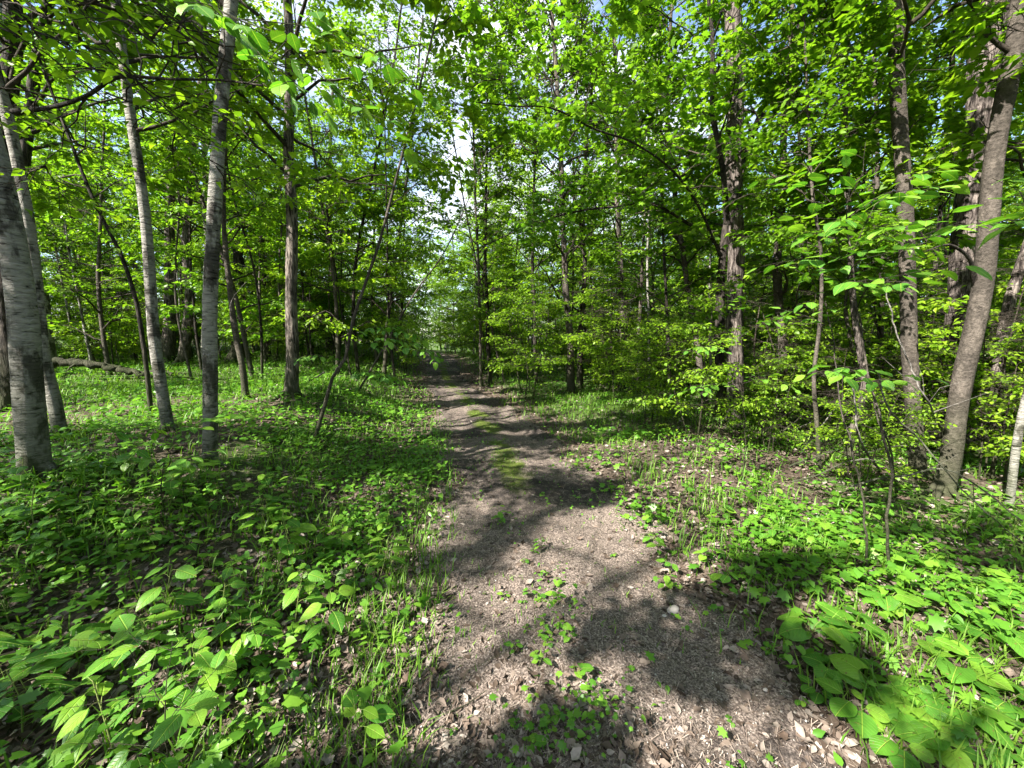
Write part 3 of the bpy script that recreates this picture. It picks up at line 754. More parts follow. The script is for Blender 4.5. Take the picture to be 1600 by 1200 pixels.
hero('maple_tree', 'smooth curved trunk at the right, mottled with sun and leaning right', [(1472, 772), (1492, 690), (1505, 600), (1520, 510), (1534, 420), (1548, 320), (1562, 210), (1580, 90), (1594, -10)], 28, seed=212, bark='smooth', sides=20, rough=.03, flare=.25, top=10, r1=.05,
     extra=[([P_(1522, 440, b21), P_(1510, 405, b21 * .97), P_(1488, 382, b21 * .95), P_(1450, 392, b21 * .93)], .02, .006)], crown=crown(length=2.3, crown0=.38, n_limb=28))
hero('aspen_tree', 'pale slanting trunk right of the curved tree', [(1546, 722), (1550, 640), (1560, 560), (1578, 470), (1598, 400), (1630, 300)], 18, seed=213, bark='hick', rough=.05, top=10, crown=crown(length=2.2))
hero('birch_tree', 'speckled thin trunk at the right edge of the view', [(1576, 795), (1586, 720), (1598, 650), (1618, 560), (1650, 440)], 12, seed=214, bark='birch', rough=.04, top=7, crown=crown(n_limb=18, length=1.7, crown0=.45))
for i, (lab, cs, w) in enumerate([
        ('thin dark trunk in the thicket behind the large ash', [(1222, 665), (1222, 560), (1216, 440), (1222, 300), (1230, 150)], 18),
        ('narrow stem rising between the ash and the dead thicket', [(1258, 650), (1262, 540), (1254, 420), (1250, 300)], 8),
        ('slim stem in the shade left of the smooth upright trunk', [(1372, 660), (1376, 540), (1378, 430), (1372, 300)], 10),
        ('paired thin stem right of the smooth upright trunk', [(1448, 660), (1452, 540), (1460, 430), (1472, 300), (1480, 180)], 9),
        ('straight stem in the dark row right of the far track', [(752, 604), (750, 520), (748, 430), (744, 330)], 6),
        ('thicker stem in the dark row right of the far track', [(766, 602), (762, 500), (758, 400), (760, 300)], 8),
        ('crossing stem leaning left in the dark row by the far track', [(790, 602), (774, 540), (760, 480), (742, 400)], 5),
        ('slim trunk standing left of the pair on the mound', [(838, 602), (836, 500), (832, 400), (836, 260)], 7),
        ('thin trunk right of the slim grey ash, mottled with sun', [(996, 612), (1000, 500), (1004, 400), (1010, 280)], 8),
        ('pale thin stem at the end of the grassy mound', [(1046, 636), (1044, 540), (1040, 450), (1036, 330)], 7)]):
    hero('slender_tree', lab, cs, w, seed=230 + i, bark='dark' if i % 2 else 'smooth', sides=8, top=12.5 if i in (7, 4) else 8 + (i % 3), crown=crown(n_limb=36 if i in (7, 4) else 26, length=3.0 if i in (7, 4) else 2.0, crown0=.22), cut=(lambda w: track_gap(w) & (openness(w) < .85)))

# ------------------------------------------------------------------ forest trees copied from shared kinds
def proto(name, h, r0, seed, bark, leafm, lean=.3, stems=1, **c):
    rg = np.random.default_rng(seed)
    root = bpy.data.objects.new(name, None); COL.objects.link(root)
    for s_ in range(stems):
        a = rg.random() * 6.3; sp = .0 if stems == 1 else .12
        n = 5
        zz = np.linspace(0, h * (1 if s_ == 0 else rg.uniform(.6, .95)), n)
        off = np.cumsum(rg.normal(0, .05 * h / n * 2, (n, 2)), 0); off -= off[0]
        lx = lean * (zz / h) ** 1.3 * h * .18 * (1 if stems == 1 else 1.6)
        pts = np.stack([math.cos(a) * (lx + sp) + off[:, 0], math.sin(a) * (lx + sp) + off[:, 1], zz], -1)
        pts = np.concatenate([[pts[0] - [0, 0, .2]], pts])
        me, P, R = trunk_mesh(pts, r0 * (1 if s_ == 0 else .75), r0 * .2, rg, M[bark], 8, step=.3, rough=.05, flare=.4)
        obj('trunk' if stems == 1 else 'stem', me, root)
        (bv, bf), lv = grow(P, R, rg, **c)
        if s_ == 0: BV, LV = [(bv, f) for f in []], []
        BV.append((bv, bf)); LV.append(lv)
    parts = []
    for bv, bf in BV:
        o_ = 0
        for f in bf: parts.append((bv, f))
    # join all branch meshes (duplicate vertex blocks are avoided by joining per stem)
    Vs, Fs, o = [], [], 0
    for bv, bf in BV:
        Vs.append(bv); Fs += [f + o for f in bf]; o += len(bv)
    obj('twigs', mesh_np('twigs', np.concatenate(Vs), [np.concatenate(Fs)], M['twig']), root, kind='stuff')
    lv = tuple(np.concatenate([x[i] for x in LV]) for i in range(4)) + (LV[0][4],)
    q = lv[0]; kp = (vnoise(q[:, 0] * 1.1 + q[:, 2] * .5, q[:, 1] * 1.1 - q[:, 2] * .6, seed) > .36)
    lv = tuple(v[kp] for v in lv[:4]) + (lv[4],)
    foliage_obj(lv, rg, M[leafm], root)
    return root

PA = [proto('broadleaf_tree', 12.5, .14, 300 + i, ['ash', 'dark', 'smooth', 'birch'][i], 'leaf', n_limb=26, crown0=.24, length=3.3, n_sec=11, n_tw=6, n_lf=5, leaf=.125, twigs_geo=False, elev=(5, 40)) for i in range(4)]
PB = [proto('young_tree', 7.5, .055, 320 + i, ['smooth', 'dark', 'ash', 'smooth'][i], ['leaf', 'leaf_dark'][i % 2], n_limb=30, crown0=.14, length=2.1, n_sec=10, n_tw=7, n_lf=6, leaf=.105, twigs_geo=False, elev=(0, 32)) for i in range(4)]
PC = [proto('sapling', 3.4, .02, 340 + i, 'twig', ['leaf', 'leaf', 'leaf_dark', 'leaf'][i], lean=.5, stems=2 + i % 2, n_limb=13, crown0=.26, length=1.0, n_sec=7, n_tw=5, n_lf=4, leaf=.085, tmpl=T_OVATE, elev=(0, 35)) for i in range(4)]

PD = [proto('slender_tree', 9.5, .048, 360 + i, ['dark', 'smooth', 'dark', 'birch'][i], 'leaf', lean=.35, n_limb=20, crown0=.38, length=1.8, n_sec=10, n_tw=6, n_lf=5, leaf=.115, twigs_geo=False, elev=(0, 40)) for i in range(4)]
USED = set(); COPIES = []
def copy_tree(root, loc, rz, sc, label, cat, group, name=None):
    if root.name not in USED:
        USED.add(root.name); r = root
    else:
        r = root.copy(); COL.objects.link(r)
        for ch in root.children:
            c = ch.copy(); COL.objects.link(c); c.parent = r
    r.location = loc; r.rotation_euler = (rg_.normal(0, .03), rg_.normal(0, .03), rz); r.scale = sc
    r['label'] = label; r['category'] = cat; r['group'] = group
    if cat in ('tree', 'sapling') and group and 'woods' in group + label or cat == 'sapling': COPIES.append((r, loc[0], loc[1], cat, label.split()[0]))
    return r
rg_ = np.random.default_rng(55)
placed = list(HT)
def try_place(n, rmin, rmax, gap, keep_off, sector=(-62, 62), bias=.8, extra=None):
    out = []; tries = 0
    while len(out) < n and tries < n * 60:
        tries += 1
        r = rmin + (rmax - rmin) * rg_.random() ** bias
        a = math.radians(rg_.uniform(*sector))
        x, y = r * math.sin(a), r * math.cos(a)
        if abs(x - float(track_x(y))) < keep_off * (1 if y < 14 else .85) + .01 * y and y > -2: continue
        if extra and not extra(x, y): continue
        if 0 < x - float(track_x(y)) < 6.0 and rmax < 39 and y < (9.8 if gap > .9 else 9.2) and y > 2 and x < 5.2: continue
        if any((x - p[0]) ** 2 + (y - p[1]) ** 2 < gap * gap for p in placed): continue
        placed.append((x, y)); out.append((x, y))
    return out
def side(x, y): return 'left' if x < float(track_x(y)) else 'right'
# thin stems scattered through the left meadow edge
for i, (px, py) in enumerate([(150, 575), (205, 560), (300, 598), (345, 562), (410, 590), (432, 566), (488, 572), (530, 566), (548, 590), (70, 575)]):
    g_ = on_ground(px, py); s = rg_.uniform(.7, 1.0)
    copy_tree(PD[rg_.integers(4)], (g_[0], g_[1], float(H(g_[0], g_[1], False))), rg_.random() * 6.3, (s * .75, s * .75, s),
              'thin tree with a bare lower stem at the edge of the left meadow', 'tree', 'thin bare-stemmed trees left of the track in the woods')
# tall trees
for x, y in try_place(75, 6.5, 27, .75, 1.6, extra=lambda x, y: not (x < -2.2 and 3 < y < 8.5)):
    s = rg_.uniform(.75, 1.15); sd = side(x, y)
    copy_tree(PD[rg_.integers(4)], (x, y, float(H(x, y, False))), rg_.random() * 6.3, (s * .9, s * .9, s),
              f'thin tree with a bare lower stem in the woods to the {sd} of the track', 'tree', f'thin bare-stemmed trees {sd} of the track in the woods')
for x, y in try_place(66, 11, 48, 2.4, 2.8):
    s = rg_.uniform(.85, 1.2); sd = side(x, y)
    band = 'middle' if math.hypot(x, y) < 24 else 'far'
    copy_tree(PA[rg_.integers(4)], (x, y, float(H(x, y, False))), rg_.random() * 6.3, (s, s, s * rg_.uniform(.9, 1.15)),
              f'tall leafy tree in the {band} woods to the {sd} of the track', 'tree', f'tall trees in the {band} woods {sd} of the track')
# sub-canopy
def notmeadow(x, y): return not (x < -2.2 and 3 < y < 9.5)
for x, y in try_place(165, 7.5, 38, 1.2, 1.7, extra=notmeadow):
    s = rg_.uniform(.75, 1.2); sd = side(x, y)
    band = 'near' if math.hypot(x, y) < 13 else 'middle' if math.hypot(x, y) < 24 else 'far'
    copy_tree(PB[rg_.integers(4)], (x, y, float(H(x, y, False))), rg_.random() * 6.3, (s, s, s * rg_.uniform(.85, 1.2)),
              f'slim young tree with leafy tiers in the {band} woods {sd} of the track', 'tree', f'young trees in the {band} woods {sd} of the track')
for x, y in try_place(270, 5.5, 34, .7, 1.3, extra=lambda x, y: not (x < -2.2 and 3 < y < 13.5)):
    s = rg_.uniform(.6, 1.25); sd = side(x, y)
    band = 'near' if math.hypot(x, y) < 13 else 'far'
    copy_tree(PC[rg_.integers(4)], (x, y, float(H(x, y, False))), rg_.random() * 6.3, (s, s, s),
              f'bushy multi-stemmed sapling in the {band} undergrowth {sd} of the track', 'sapling', f'saplings in the {band} undergrowth {sd} of the track')
for (px, py, sc_, w) in [(1200, 712, .5, 'leafy sapling in front of the large ash, to its right'), (1300, 696, .7, 'leafy sapling behind the pale footed sapling'), (1392, 712, .6, 'leafy sapling left of the smooth upright trunk foot'), (1082, 690, .7, 'leafy sapling at the right end of the grassy mound'),
                         (1535, 748, .6, 'leafy sapling between the curved maple and the slanting trunk'), (1590, 715, .7, 'leafy sapling at the right edge behind the speckled trunk'), (1345, 770, .45, 'low leafy sapling in front of the dead thicket'), (1010, 668, .6, 'leafy sapling on the mound right of the slim ash'), (1240, 672, .9, 'tall leafy sapling before the dark thicket trunk')]:
    g_ = on_ground(px, py)
    r_ = copy_tree(PC[rg_.integers(4)], (g_[0], g_[1], float(H(g_[0], g_[1], False))), rg_.random() * 6.3, (sc_, sc_, sc_), w, 'sapling', 'leafy saplings of the right thicket'); COPIES.pop() if COPIES and COPIES[-1][0] == r_ else None
# unseen trees added behind and left of the viewer to shade the foreground
# their crowns are thinned so sun falls on chosen ground patches
# tree shade
for i, (x, y, h, L) in enumerate([(-5.2, -1.0, 9, 2.6), (-9.5, -5.5, 13, 3.0), (-3.2, -3.8, 7, 2.0), (-7.5, 1.2, 11, 2.8), (-10.5, -1.2, 12, 3.0), (-6.3, -7.5, 12, 3.0), (-12, 4.5, 12, 3.0), (-13, -9, 14, 3.2), (-2.6, -1.6, 5, 1.5), (-5.0, -4.2, 10, 2.6)]):
    z0 = float(H(x, y, False)); rg2 = np.random.default_rng(800 + i)
    pts = np.array([[x, y, z0], [x + rg2.normal(0, .2), y + rg2.normal(0, .2), z0 + h * .5], [x + rg2.normal(0, .4), y + rg2.normal(0, .4), z0 + h]])
    make_tree('broadleaf_tree', 'unseen leafy tree added just outside the view to shade the foreground', 'tree', 'unseen trees added beside and behind the viewer', pts, .012 * h, .03, 800 + i, bark='ash', sides=8,
              crown=dict(n_limb=30, crown0=.25, length=L, n_sec=11, n_tw=6, n_lf=5, leaf=.12, twigs_geo=False), cut=sun_cut)

for (x, y, k, sc_) in [(3.5, -3.5, 'B', 1.0), (6.5, -1.5, 'B', 1.1), (8.5, -5, 'A', 1), (4.5, -8, 'A', 1), (0.5, -10, 'A', 1.0), (12, -1.5, 'A', 1), (13, -8, 'A', 1.1), (-1.5, -13, 'A', 1), (6, -13, 'A', 1.1), (10.5, 2.6, 'A', 1), (7.2, 1.6, 'B', 1), (-14, -12, 'A', 1.1), (-16, 2, 'A', 1), (14, 4.5, 'A', 1), (5.2, 1.2, 'C', 1.1), (4.4, -1.6, 'C', 1.2), (-16, -6, 'A', 1.1)]:  # unseen trees added around the viewer to hold back sky light
    copy_tree({'A': PA, 'B': PB, 'C': PC}[k][rg_.integers(4)], (x, y, float(H(x, y, False))), rg_.random() * 6.3, (sc_, sc_, sc_),
              'unseen leafy tree added just outside the view to shade the foreground', 'tree', 'unseen trees added beside and behind the viewer')

# the far-off woods that read as one mass
def far_woods():
    rg = np.random.default_rng(77); n = 70000
    a = np.radians(rg.uniform(-64, 64, n)); r = rg.uniform(42, 66, n)
    x, y = r * np.sin(a), r * np.cos(a)
    z = H(x, y, False) + rg.random(n) ** .8 * (13 + 4 * vnoise(x * .2, y * .2, 8)) 
    keep = vnoise(x * .6 + z * .3, z * .7 + y * .2, 9) > .33
    P = np.stack([x, y, z], -1)[keep]
    D = norm(rg.normal(0, 1, P.shape)); N = np.array([0, 0, 1.]) + rg.normal(0, .6, P.shape)
    V, F, var = leaves_mesh(P, D, N, rg.uniform(.22, .5, len(P)), T_KITE, rg)
    obj('distant_woods', mesh_np('distant_woods', V, F, M['leaf'], var), kind='stuff', label='hazy green mass of far-off woods closing the view', category='woods')
far_woods()

# ------------------------------------------------------------------ ground cover (uncountable)
def scatter(n, rg, rmin, rmax, p=.55, sector=(-66, 66)):
    r = rmin * (rmax / rmin) ** (rg.random(n) ** p); a = np.radians(rg.uniform(*sector, n))
    return r * np.sin(a), r * np.cos(a)
def cover_density(x, y):
    d = x - track_x(y)
    e_ = (vnoise(x * 1.9, y * 1.9, 46) - .42) * 1.0; left = smooth(.8, 1.45, -d + e_); right = smooth(.9, 1.7, d + e_)
    patch = smooth(.30, .62, vnoise(x * 1.1, y * 1.1, 41)) * .75 + .25 * vnoise(x * 4, y * 4, 42)
    near_left = 1 - .88 * smooth(3.3, 2.1, np.hypot(x, y) * .6 + y * .4)
    mid = (.13 * np.exp(-(d / .2) ** 2) + .05 + .10 * smooth(2.5, 4.5, y)) * smooth(.5, .7, vnoise(x * 3.5, y * 3.5, 44))
    left = left * (1 - .8 * smooth(2.0, 1.0, -d) * smooth(2.6, 1.8, y))
    return np.clip(left * patch * 1.25 * near_left + right * near_left * (.16 + .74 * smooth(.42, .66, vnoise(x * 2.1, y * 2.1, 45))) * np.maximum(patch * .9, .75 * smooth(2.6, 4.2, d)) + mid, 0, 1)
def build_cover():
    rg = np.random.default_rng(91)
    x, y = scatter(150000, rg, 1.0, 34, .8)
    k = rg.random(len(x)) < cover_density(x, y); x, y = x[k], y[k]
    r = np.hypot(x, y)
    big = rg.random(len(x)) ** 2
    sz = (.028 + .05 * big) * np.where(np.abs(x - track_x(y)) < .8, .55, 1.0) * (1 + .035 * np.clip(r - 3, 0, 30))
    z = H(x, y) + (.015 + rg.random(len(x)) * .11 * (.5 + vnoise(x * 2, y * 2, 43))) * (1 + .03 * r)
    a = rg.random(len(x)) * 6.3
    D = np.stack([np.cos(a), np.sin(a), rg.normal(-.05, .25, len(x))], -1)
    N = np.array([0, 0, 1.]) + rg.normal(0, .28, D.shape)
    P = np.stack([x, y, z], -1)
    hh = rg.random(len(P)) < .5
    mm = (rg.random(len(P)) < .4) & (vnoise(x * .9, y * .9, 47) > .5)
    V3, F3, v3 = leaves_mesh(P[mm], D[mm], N[mm], sz[mm] * 1.15, T_MAPLE, rg)
    hh = hh & ~mm; oo = ~hh & ~mm
    V1, F1, v1 = leaves_mesh(P[hh], D[hh], N[hh], sz[hh] * .85, T_HEART, rg)
    V2, F2, v2 = leaves_mesh(P[oo], D[oo], N[oo], sz[oo], T_OVATE, rg)
    V, F, var = np.concatenate([V1, V2, V3]), np.concatenate([F1, F2 + len(V1), F3 + len(V1) + len(V2)]), np.concatenate([v1, v2, v3])
    obj('ground_plants', mesh_np('ground_plants', V, F, M['herb'], var), kind='stuff', label='low green leafy ground plants carpeting both sides of the track', category='ground cover')
build_cover()
def build_grass():
    rg = np.random.default_rng(92)
    x, y = scatter(130000, rg, 1.1, 30, .75)
    d = x - track_x(y)
    clump = smooth(.5, .75, vnoise(x * 2.6, y * 2.6, 51))
    dens = smooth(.8, 1.5, np.abs(d)) * (.08 + .30 * clump) + .9 * smooth(5.5, 7.5, y) * smooth(1.3, 2.3, -d) * (.35 + .65 * clump) + .8 * np.exp(-((x - 2.6) / 1.5) ** 2 - ((y - 8.4) / 1.4) ** 2) \
        + .75 * np.exp(-(d / .24) ** 2) * smooth(3.0, 4.5, y) * (.3 + clump) + (.08 + .16 * smooth(3, 5, y)) * clump + .35 * np.exp(-((d + .98) / .28) ** 2) * (y < 7)
    k = rg.random(len(x)) < dens; x, y = x[k], y[k]; n = len(x); r = np.hypot(x, y)
    h = rg.uniform(.05, .17, n) * (1 + .03 * r) * np.where(np.abs(x - track_x(y)) < .7, .4, 1.0)
    w = (.0022 + .0008 * rg.random(n)) * (1 + .22 * r)
    a = rg.random(n) * 6.3; lx, ly = np.cos(a), np.sin(a)
    b = rg.uniform(.2, .9, n)
    z = H(x, y)
    V = np.empty((n, 5, 3))
    for j, (t, ww) in enumerate([(0, 1), (0, -1), (.55, .8), (.55, -.8), (1, 0)]):
        off = b * t * t * h
        V[:, j, 0] = x + lx * off - ly * w * ww; V[:, j, 1] = y + ly * off + lx * w * ww; V[:, j, 2] = z + h * t * (1 - .25 * b * t)
    F = np.array([[0, 1, 3], [0, 3, 2], [2, 3, 4]])
    Fa = (F[None] + (np.arange(n) * 5)[:, None, None]).reshape(-1, 3)
    obj('grass', mesh_np('grass', V.reshape(-1, 3), Fa, M['grass'], np.repeat(rg.random(n), 5)), kind='stuff', label='fine bright grass on the bank, the mound and the track edges', category='grass')
build_grass()
def build_litter():
    rg = np.random.default_rng(93)
    x, y = scatter(62000, rg, .95, 20, .95)
    d = np.abs(x - track_x(y))
    dens = .9 * smooth(.45, 1.1, d) * (1 - .5 * smooth(1.6, 2.6, track_x(y) - x) * smooth(2, 3, y)) + .12 + .25 * smooth(.5, .72, vnoise(x * 1.7, y * 1.7, 71)) + .25 * np.exp(-((x - track_x(y)) / .25) ** 2) + .75 * np.exp(-((x - track_x(y) + .25) / .33) ** 2) * smooth(2.0, 1.4, y)
    k = rg.random(len(x)) < dens; x, y = x[k], y[k]; n = len(x); r = np.hypot(x, y)
    P = np.stack([x, y, H(x, y) + rg.uniform(.002, .022, n)], -1)
    a = rg.random(n) * 6.3
    D = np.stack([np.cos(a), np.sin(a), rg.normal(0, .22, n)], -1); N = np.array([0, 0, 1.]) + rg.normal(0, .5, D.shape)
    T, F = T_OVATE
    T = T.copy(); T[:, 2] = [.05, .16, .10, .10, .13, .12, -.02]
    V, Fa, var = leaves_mesh(P, D, N, rg.uniform(.016, .056, n) * (1 + .05 * r), (T, F), rg)
    obj('leaf_litter', mesh_np('leaf_litter', V, Fa, M['litter'], var), kind='stuff', label='dry brown fallen leaves covering the forest floor', category='leaf litter')
    # dry straw and fibres over the dirt
    x, y = scatter(42000, rg, .95, 12, 1.0, (-50, 60))
    d = x - track_x(y)
    k = rg.random(len(x)) < (.9 * (np.abs(d) < 1.3) + .15); x, y = x[k], y[k]; n = len(x)
    a = rg.random(n) * 3.15; L = rg.uniform(.004, .022, n); w = rg.uniform(.0004, .0011, n) * (1 + .15 * np.hypot(x, y))
    z = H(x, y) + .024; z2 = z + rg.normal(.0, .012, n)
    c, s = np.cos(a), np.sin(a)
    V = np.stack([np.stack([x - c * L - s * w, y - s * L + c * w, z], -1), np.stack([x - c * L + s * w, y - s * L - c * w, z], -1),
                  np.stack([x + c * L + s * w, y + s * L - c * w, z2], -1), np.stack([x + c * L - s * w, y + s * L + c * w, z2], -1)], 1).reshape(-1, 3)
    obj('dry_straw', mesh_np('dry_straw', V, np.arange(n * 4).reshape(-1, 4), M['straw'], np.repeat(rg.random(n), 4)), kind='stuff', label='fine dry straw and fibres strewn over the dirt track', category='straw')
    # gravel
    x, y = scatter(7000, rg, .95, 7, 1.0, (-20, 62))
    d = x - track_x(y)
    dens = np.where(np.abs(d) < 1.1, .2 + .8 * smooth(1.9, 1.2, y) * smooth(-.2, .4, d), .03)
    k = rg.random(len(x)) < dens; x, y = x[k], y[k]; n = len(x)
    oc = np.array([[1, 0, 0], [-1, 0, 0], [0, 1, 0], [0, -1, 0], [0, 0, .7], [0, 0, -.7], [.6, .6, .35], [-.6, -.6, .3]])
    of = np.array([[0, 6, 4], [6, 2, 4], [2, 1, 4], [1, 7, 4], [7, 3, 4], [3, 0, 4], [0, 5, 2], [2, 5, 1], [1, 5, 3], [3, 5, 0]])
    S = (.0022 + .0055 * rg.random(n) ** 3.5)[:, None, None]
    V = np.stack([x, y, H(x, y) + .020], -1)[:, None] + oc[None] * S * rg.uniform(.6, 1.3, (n, 8, 1))
    obj('gravel', mesh_np('gravel', V.reshape(-1, 3), (of[None] + (np.arange(n) * 8)[:, None, None]).reshape(-1, 3), M['stone'], np.repeat(rg.random(n), 8)), kind='stuff', label='tiny pale pebbles in the dark soil at the lower right of the track', category='gravel')
build_litter()

# ------------------------------------------------------------------ single leaves and plants near the camera
def leaf_grid(name, wfun, back=.0, fold=.12, droop=.25, wave=.0, seed=0, na=9, ns=3, tooth=0.0):
    rg = np.random.default_rng(seed)
    t = np.linspace(0, 1, na); s = np.linspace(-1, 1, 2 * ns + 1)
    Tt, Ss = np.meshgrid(t, s, indexing='ij')
    w = np.array([wfun(v) for v in t])[:, None]
    x = Ss * w * (1 + tooth * np.where(np.arange(na) % 2, 1, -1)[:, None] * (np.abs(Ss) > .9))
    y = Tt - back * (np.abs(Ss) ** 1.6) * (1 - Tt) ** 2
    z = fold * np.abs(x) * 1.2 - droop * Tt ** 2 - .35 * droop * x ** 2 * 4 + wave * np.sin(Tt * 9 + Ss * 2 + rg.random() * 6) * np.abs(Ss)
    V = np.stack([x, y, z], -1).reshape(-1, 3)
    idx = np.arange(V.shape[0]).reshape(na, 2 * ns + 1)
    q = np.stack([idx[:-1, :-1], idx[:-1, 1:], idx[1:, 1:], idx[1:, :-1]], -1).reshape(-1, 4)
    return mesh_np(name, V, q, M['big_leaf'], None, True)
w_heart = lambda t: .53 * math.sin(math.pi * min(1, (t * .86 + .14)) ** .8) ** .75 * (1 if t < .98 else .12)
w_ov = lambda t: max(.004, .34 * math.sin(math.pi * t ** .8) ** .85)
w_nar = lambda t: max(.004, .19 * math.sin(math.pi * t ** .75))
w_round = lambda t: max(.01, .40 * math.sin(math.pi * t ** .9) ** .6)
LM = {'heart': [leaf_grid('heart_leaf', w_heart, back=.22, seed=i, droop=.08 + .14 * i, wave=.035, tooth=.02) for i in range(3)],
      'ovate': [leaf_grid('ovate_leaf', w_ov, seed=i, droop=.10 + .12 * i, wave=.015, tooth=.03) for i in range(3)],
      'narrow': [leaf_grid('narrow_leaf', w_nar, seed=i, droop=.15 + .1 * i, wave=.02) for i in range(3)],
      'round': [leaf_grid('round_leaf', w_round, seed=i, droop=.08 + .08 * i, wave=.02, back=.05) for i in range(3)]}
def basis(p, d, nrm, s, ws=1.0):
    d = Vector(d).normalized(); w = d.cross(Vector(nrm)).normalized(); nn = w.cross(d)
    m = Matrix(((w.x * s * ws, d.x * s, nn.x * s, p[0]), (w.y * s * ws, d.y * s, nn.y * s, p[1]), (w.z * s * ws, d.z * s, nn.z * s, p[2]), (0, 0, 0, 1)))
    return m
def add_leaf(parent, kind, p, d, nrm, s, rg, name='leaf'):
    o = bpy.data.objects.new(name, LM[kind][int(rg.integers(3))]); COL.objects.link(o); o.parent = parent
    o.matrix_local = basis(p, d, nrm, s, rg.uniform(.85, 1.15))
    return o
def stems_mesh(lines, radii, mat, name='stem', sides=4):
    parts = []
    for ln, (ra, rb) in zip(lines, radii):
        ln = np.asarray(ln, float)
        parts.append(tubes(ln[None], np.linspace(ra, rb, len(ln))[None], sides))
    V, F = join(parts)
    return mesh_np(name, V, F, mat, np.repeat(.3, len(V)), True)

def plant_proto(kind, n_leaf, size, height, seed, style='rosette'):
    rg = np.random.default_rng(seed)
    root = bpy.data.objects.new('leafy_plant', None); COL.objects.link(root)
    lines, rad = [], []
    if style == 'rosette':
        for i in range(n_leaf):
            a = i * 2.4 + rg.normal(0, .3); h = height * rg.uniform(.5, 1.1); out = size * rg.uniform(.25, .7)
            tip = np.array([math.cos(a) * out, math.sin(a) * out, h])
            lines.append([np.array([0, 0, -.01]), tip * [.35, .35, .6], tip]); rad.append((.0022, .0015))
            a2 = a + rg.normal(0, .35)
            add_leaf(root, kind, tip, (math.cos(a2), math.sin(a2), rg.uniform(-.25, .15)), (rg.normal(0, .22), rg.normal(0, .22), 1), size * rg.uniform(.7, 1.15), rg)
    else:
        top = np.array([rg.normal(0, .15) * height, rg.normal(0, .15) * height, height])
        lines.append([np.array([0, 0, -.01]), top * .5 + [rg.normal(0, .01), 0, 0], top]); rad.append((.003, .0015))
        for i in range(n_leaf):
            t = .35 + .65 * (i + 1) / n_leaf
            p = top * t; a = i * (math.pi if style == 'opp' else 2.4) + (i // 2) * 1.5 + rg.normal(0, .3)
            q = p + np.array([math.cos(a), math.sin(a), .35]) * size * .3
            lines.append([p, (p + q) / 2 + [0, 0, .003], q]); rad.append((.0014, .001))
            add_leaf(root, kind, q, (math.cos(a), math.sin(a), rg.uniform(-.35, .1)), (rg.normal(0, .2), rg.normal(0, .2), 1), size * rg.uniform(.65, 1.1) * (1.0 if i < n_leaf - 2 else .8), rg)
    obj('stem', stems_mesh(lines, rad, M['stem']), root)
    return root
PP_big = [plant_proto('heart', 5, .135, .14, 400), plant_proto('heart', 4, .15, .11, 401), plant_proto('round', 4, .12, .13, 402), plant_proto('heart', 6, .11, .10, 403)]
PP_sm = [plant_proto('round', 4, .055, .07, 410), plant_proto('heart', 4, .06, .06, 411), plant_proto('ovate', 5, .07, .10, 412, 'alt'), plant_proto('ovate', 6, .075, .13, 413, 'opp'), plant_proto('ovate', 5, .06, .05, 414)]
PP_mid = [plant_proto('ovate', 6, .11, .20, 420, 'alt'), plant_proto('ovate', 7, .10, .26, 421, 'opp'), plant_proto('narrow', 7, .11, .2, 422, 'alt')]
rgp = np.random.default_rng(500)
PKIND = {}
for pr_, w_ in zip(PP_big + PP_sm + PP_mid, ['broad heart-leaved', 'very broad-leaved', 'broad round-leaved', 'many-leaved heart-shaped', 'round-leaved', 'small heart-leaved', 'upright pointed-leaved', 'paired-leaved', 'low pointed-leaved', 'tall pointed-leaved', 'tall paired-leaved', 'narrow-leaved']): PKIND[pr_.name] = w_
PLK = {}
PL = []
def put_plant(pr, x, y, s, label, group, name=None):
    PL.append((x, y))
    z = float(H(x, y))
    r = copy_tree(pr, (x, y, z + .005), rgp.random() * 6.3, (s, s, s), label, 'plant', group)
    if group: PLK.setdefault((group, PKIND[pr.name]), []).append(r)
    if group is None and 'group' in r: del r['group']
    return r
def near_ground(px, py):
    p = on_ground(px, py); return p[0], p[1]
# broad-leaved plants at the lower right
big_px = [(1265, 985, 'alone at the left edge of the patch, beside dry leaves'), (1330, 985, 'two leaves in a row above the lone round plant'), (1440, 1010, 'with the widest leaf, in the middle of the patch'), (1300, 1050, 'where the dark soil meets dry leaves'),
          (1370, 1080, 'below the widest leaf, spreading to the left'), (1495, 1045, 'with a tall folded leaf right of the middle'), (1330, 1120, 'lowest on the soil edge'), (1425, 1110, 'standing on a pale stalk at the centre'), (1500, 1120, 'with two bright pointed leaves'),
          (1570, 1090, 'half out of view at the right edge'), (1400, 1180, 'at the bottom edge left of the corner'), (1470, 1175, 'at the bottom edge near the corner'), (1560, 1170, 'in the bottom right corner'), (1560, 1000, 'above the corner plants at the right edge'),
          (1480, 950, 'in shade above the widest leaf'), (1385, 940, 'small leaved, between two thin stems'), (1585, 930, 'at the right edge under drooping leaves')]
for i, (px, py, w) in enumerate(big_px):
    x, y = near_ground(px, py + 12)
    put_plant(PP_big[i % 4], x, y, rgp.uniform(.68, .98), 'broad heart-leaved plant ' + w, 'broad-leaved plants at the lower right')
def many(protos, n, f_px, label, group, sc=(.7, 1.2), gap=.07):
    k = 0; tries = 0
    while k < n and tries < n * 40:
        tries += 1
        px, py = f_px()
        x, y = near_ground(px, py)
        if any((x - a) ** 2 + (y - b) ** 2 < gap * gap for a, b in PL[-160:]): continue
        put_plant(protos[int(rgp.integers(len(protos)))], x, y, rgp.uniform(*sc), label, group); k += 1
many(PP_sm + PP_mid[:1], 70, lambda: (rgp.uniform(0, 620), rgp.uniform(760, 900)), 'small leafy plant in the shaded green carpet on the left bank', 'small plants in the shaded left carpet', (.7, 1.5))
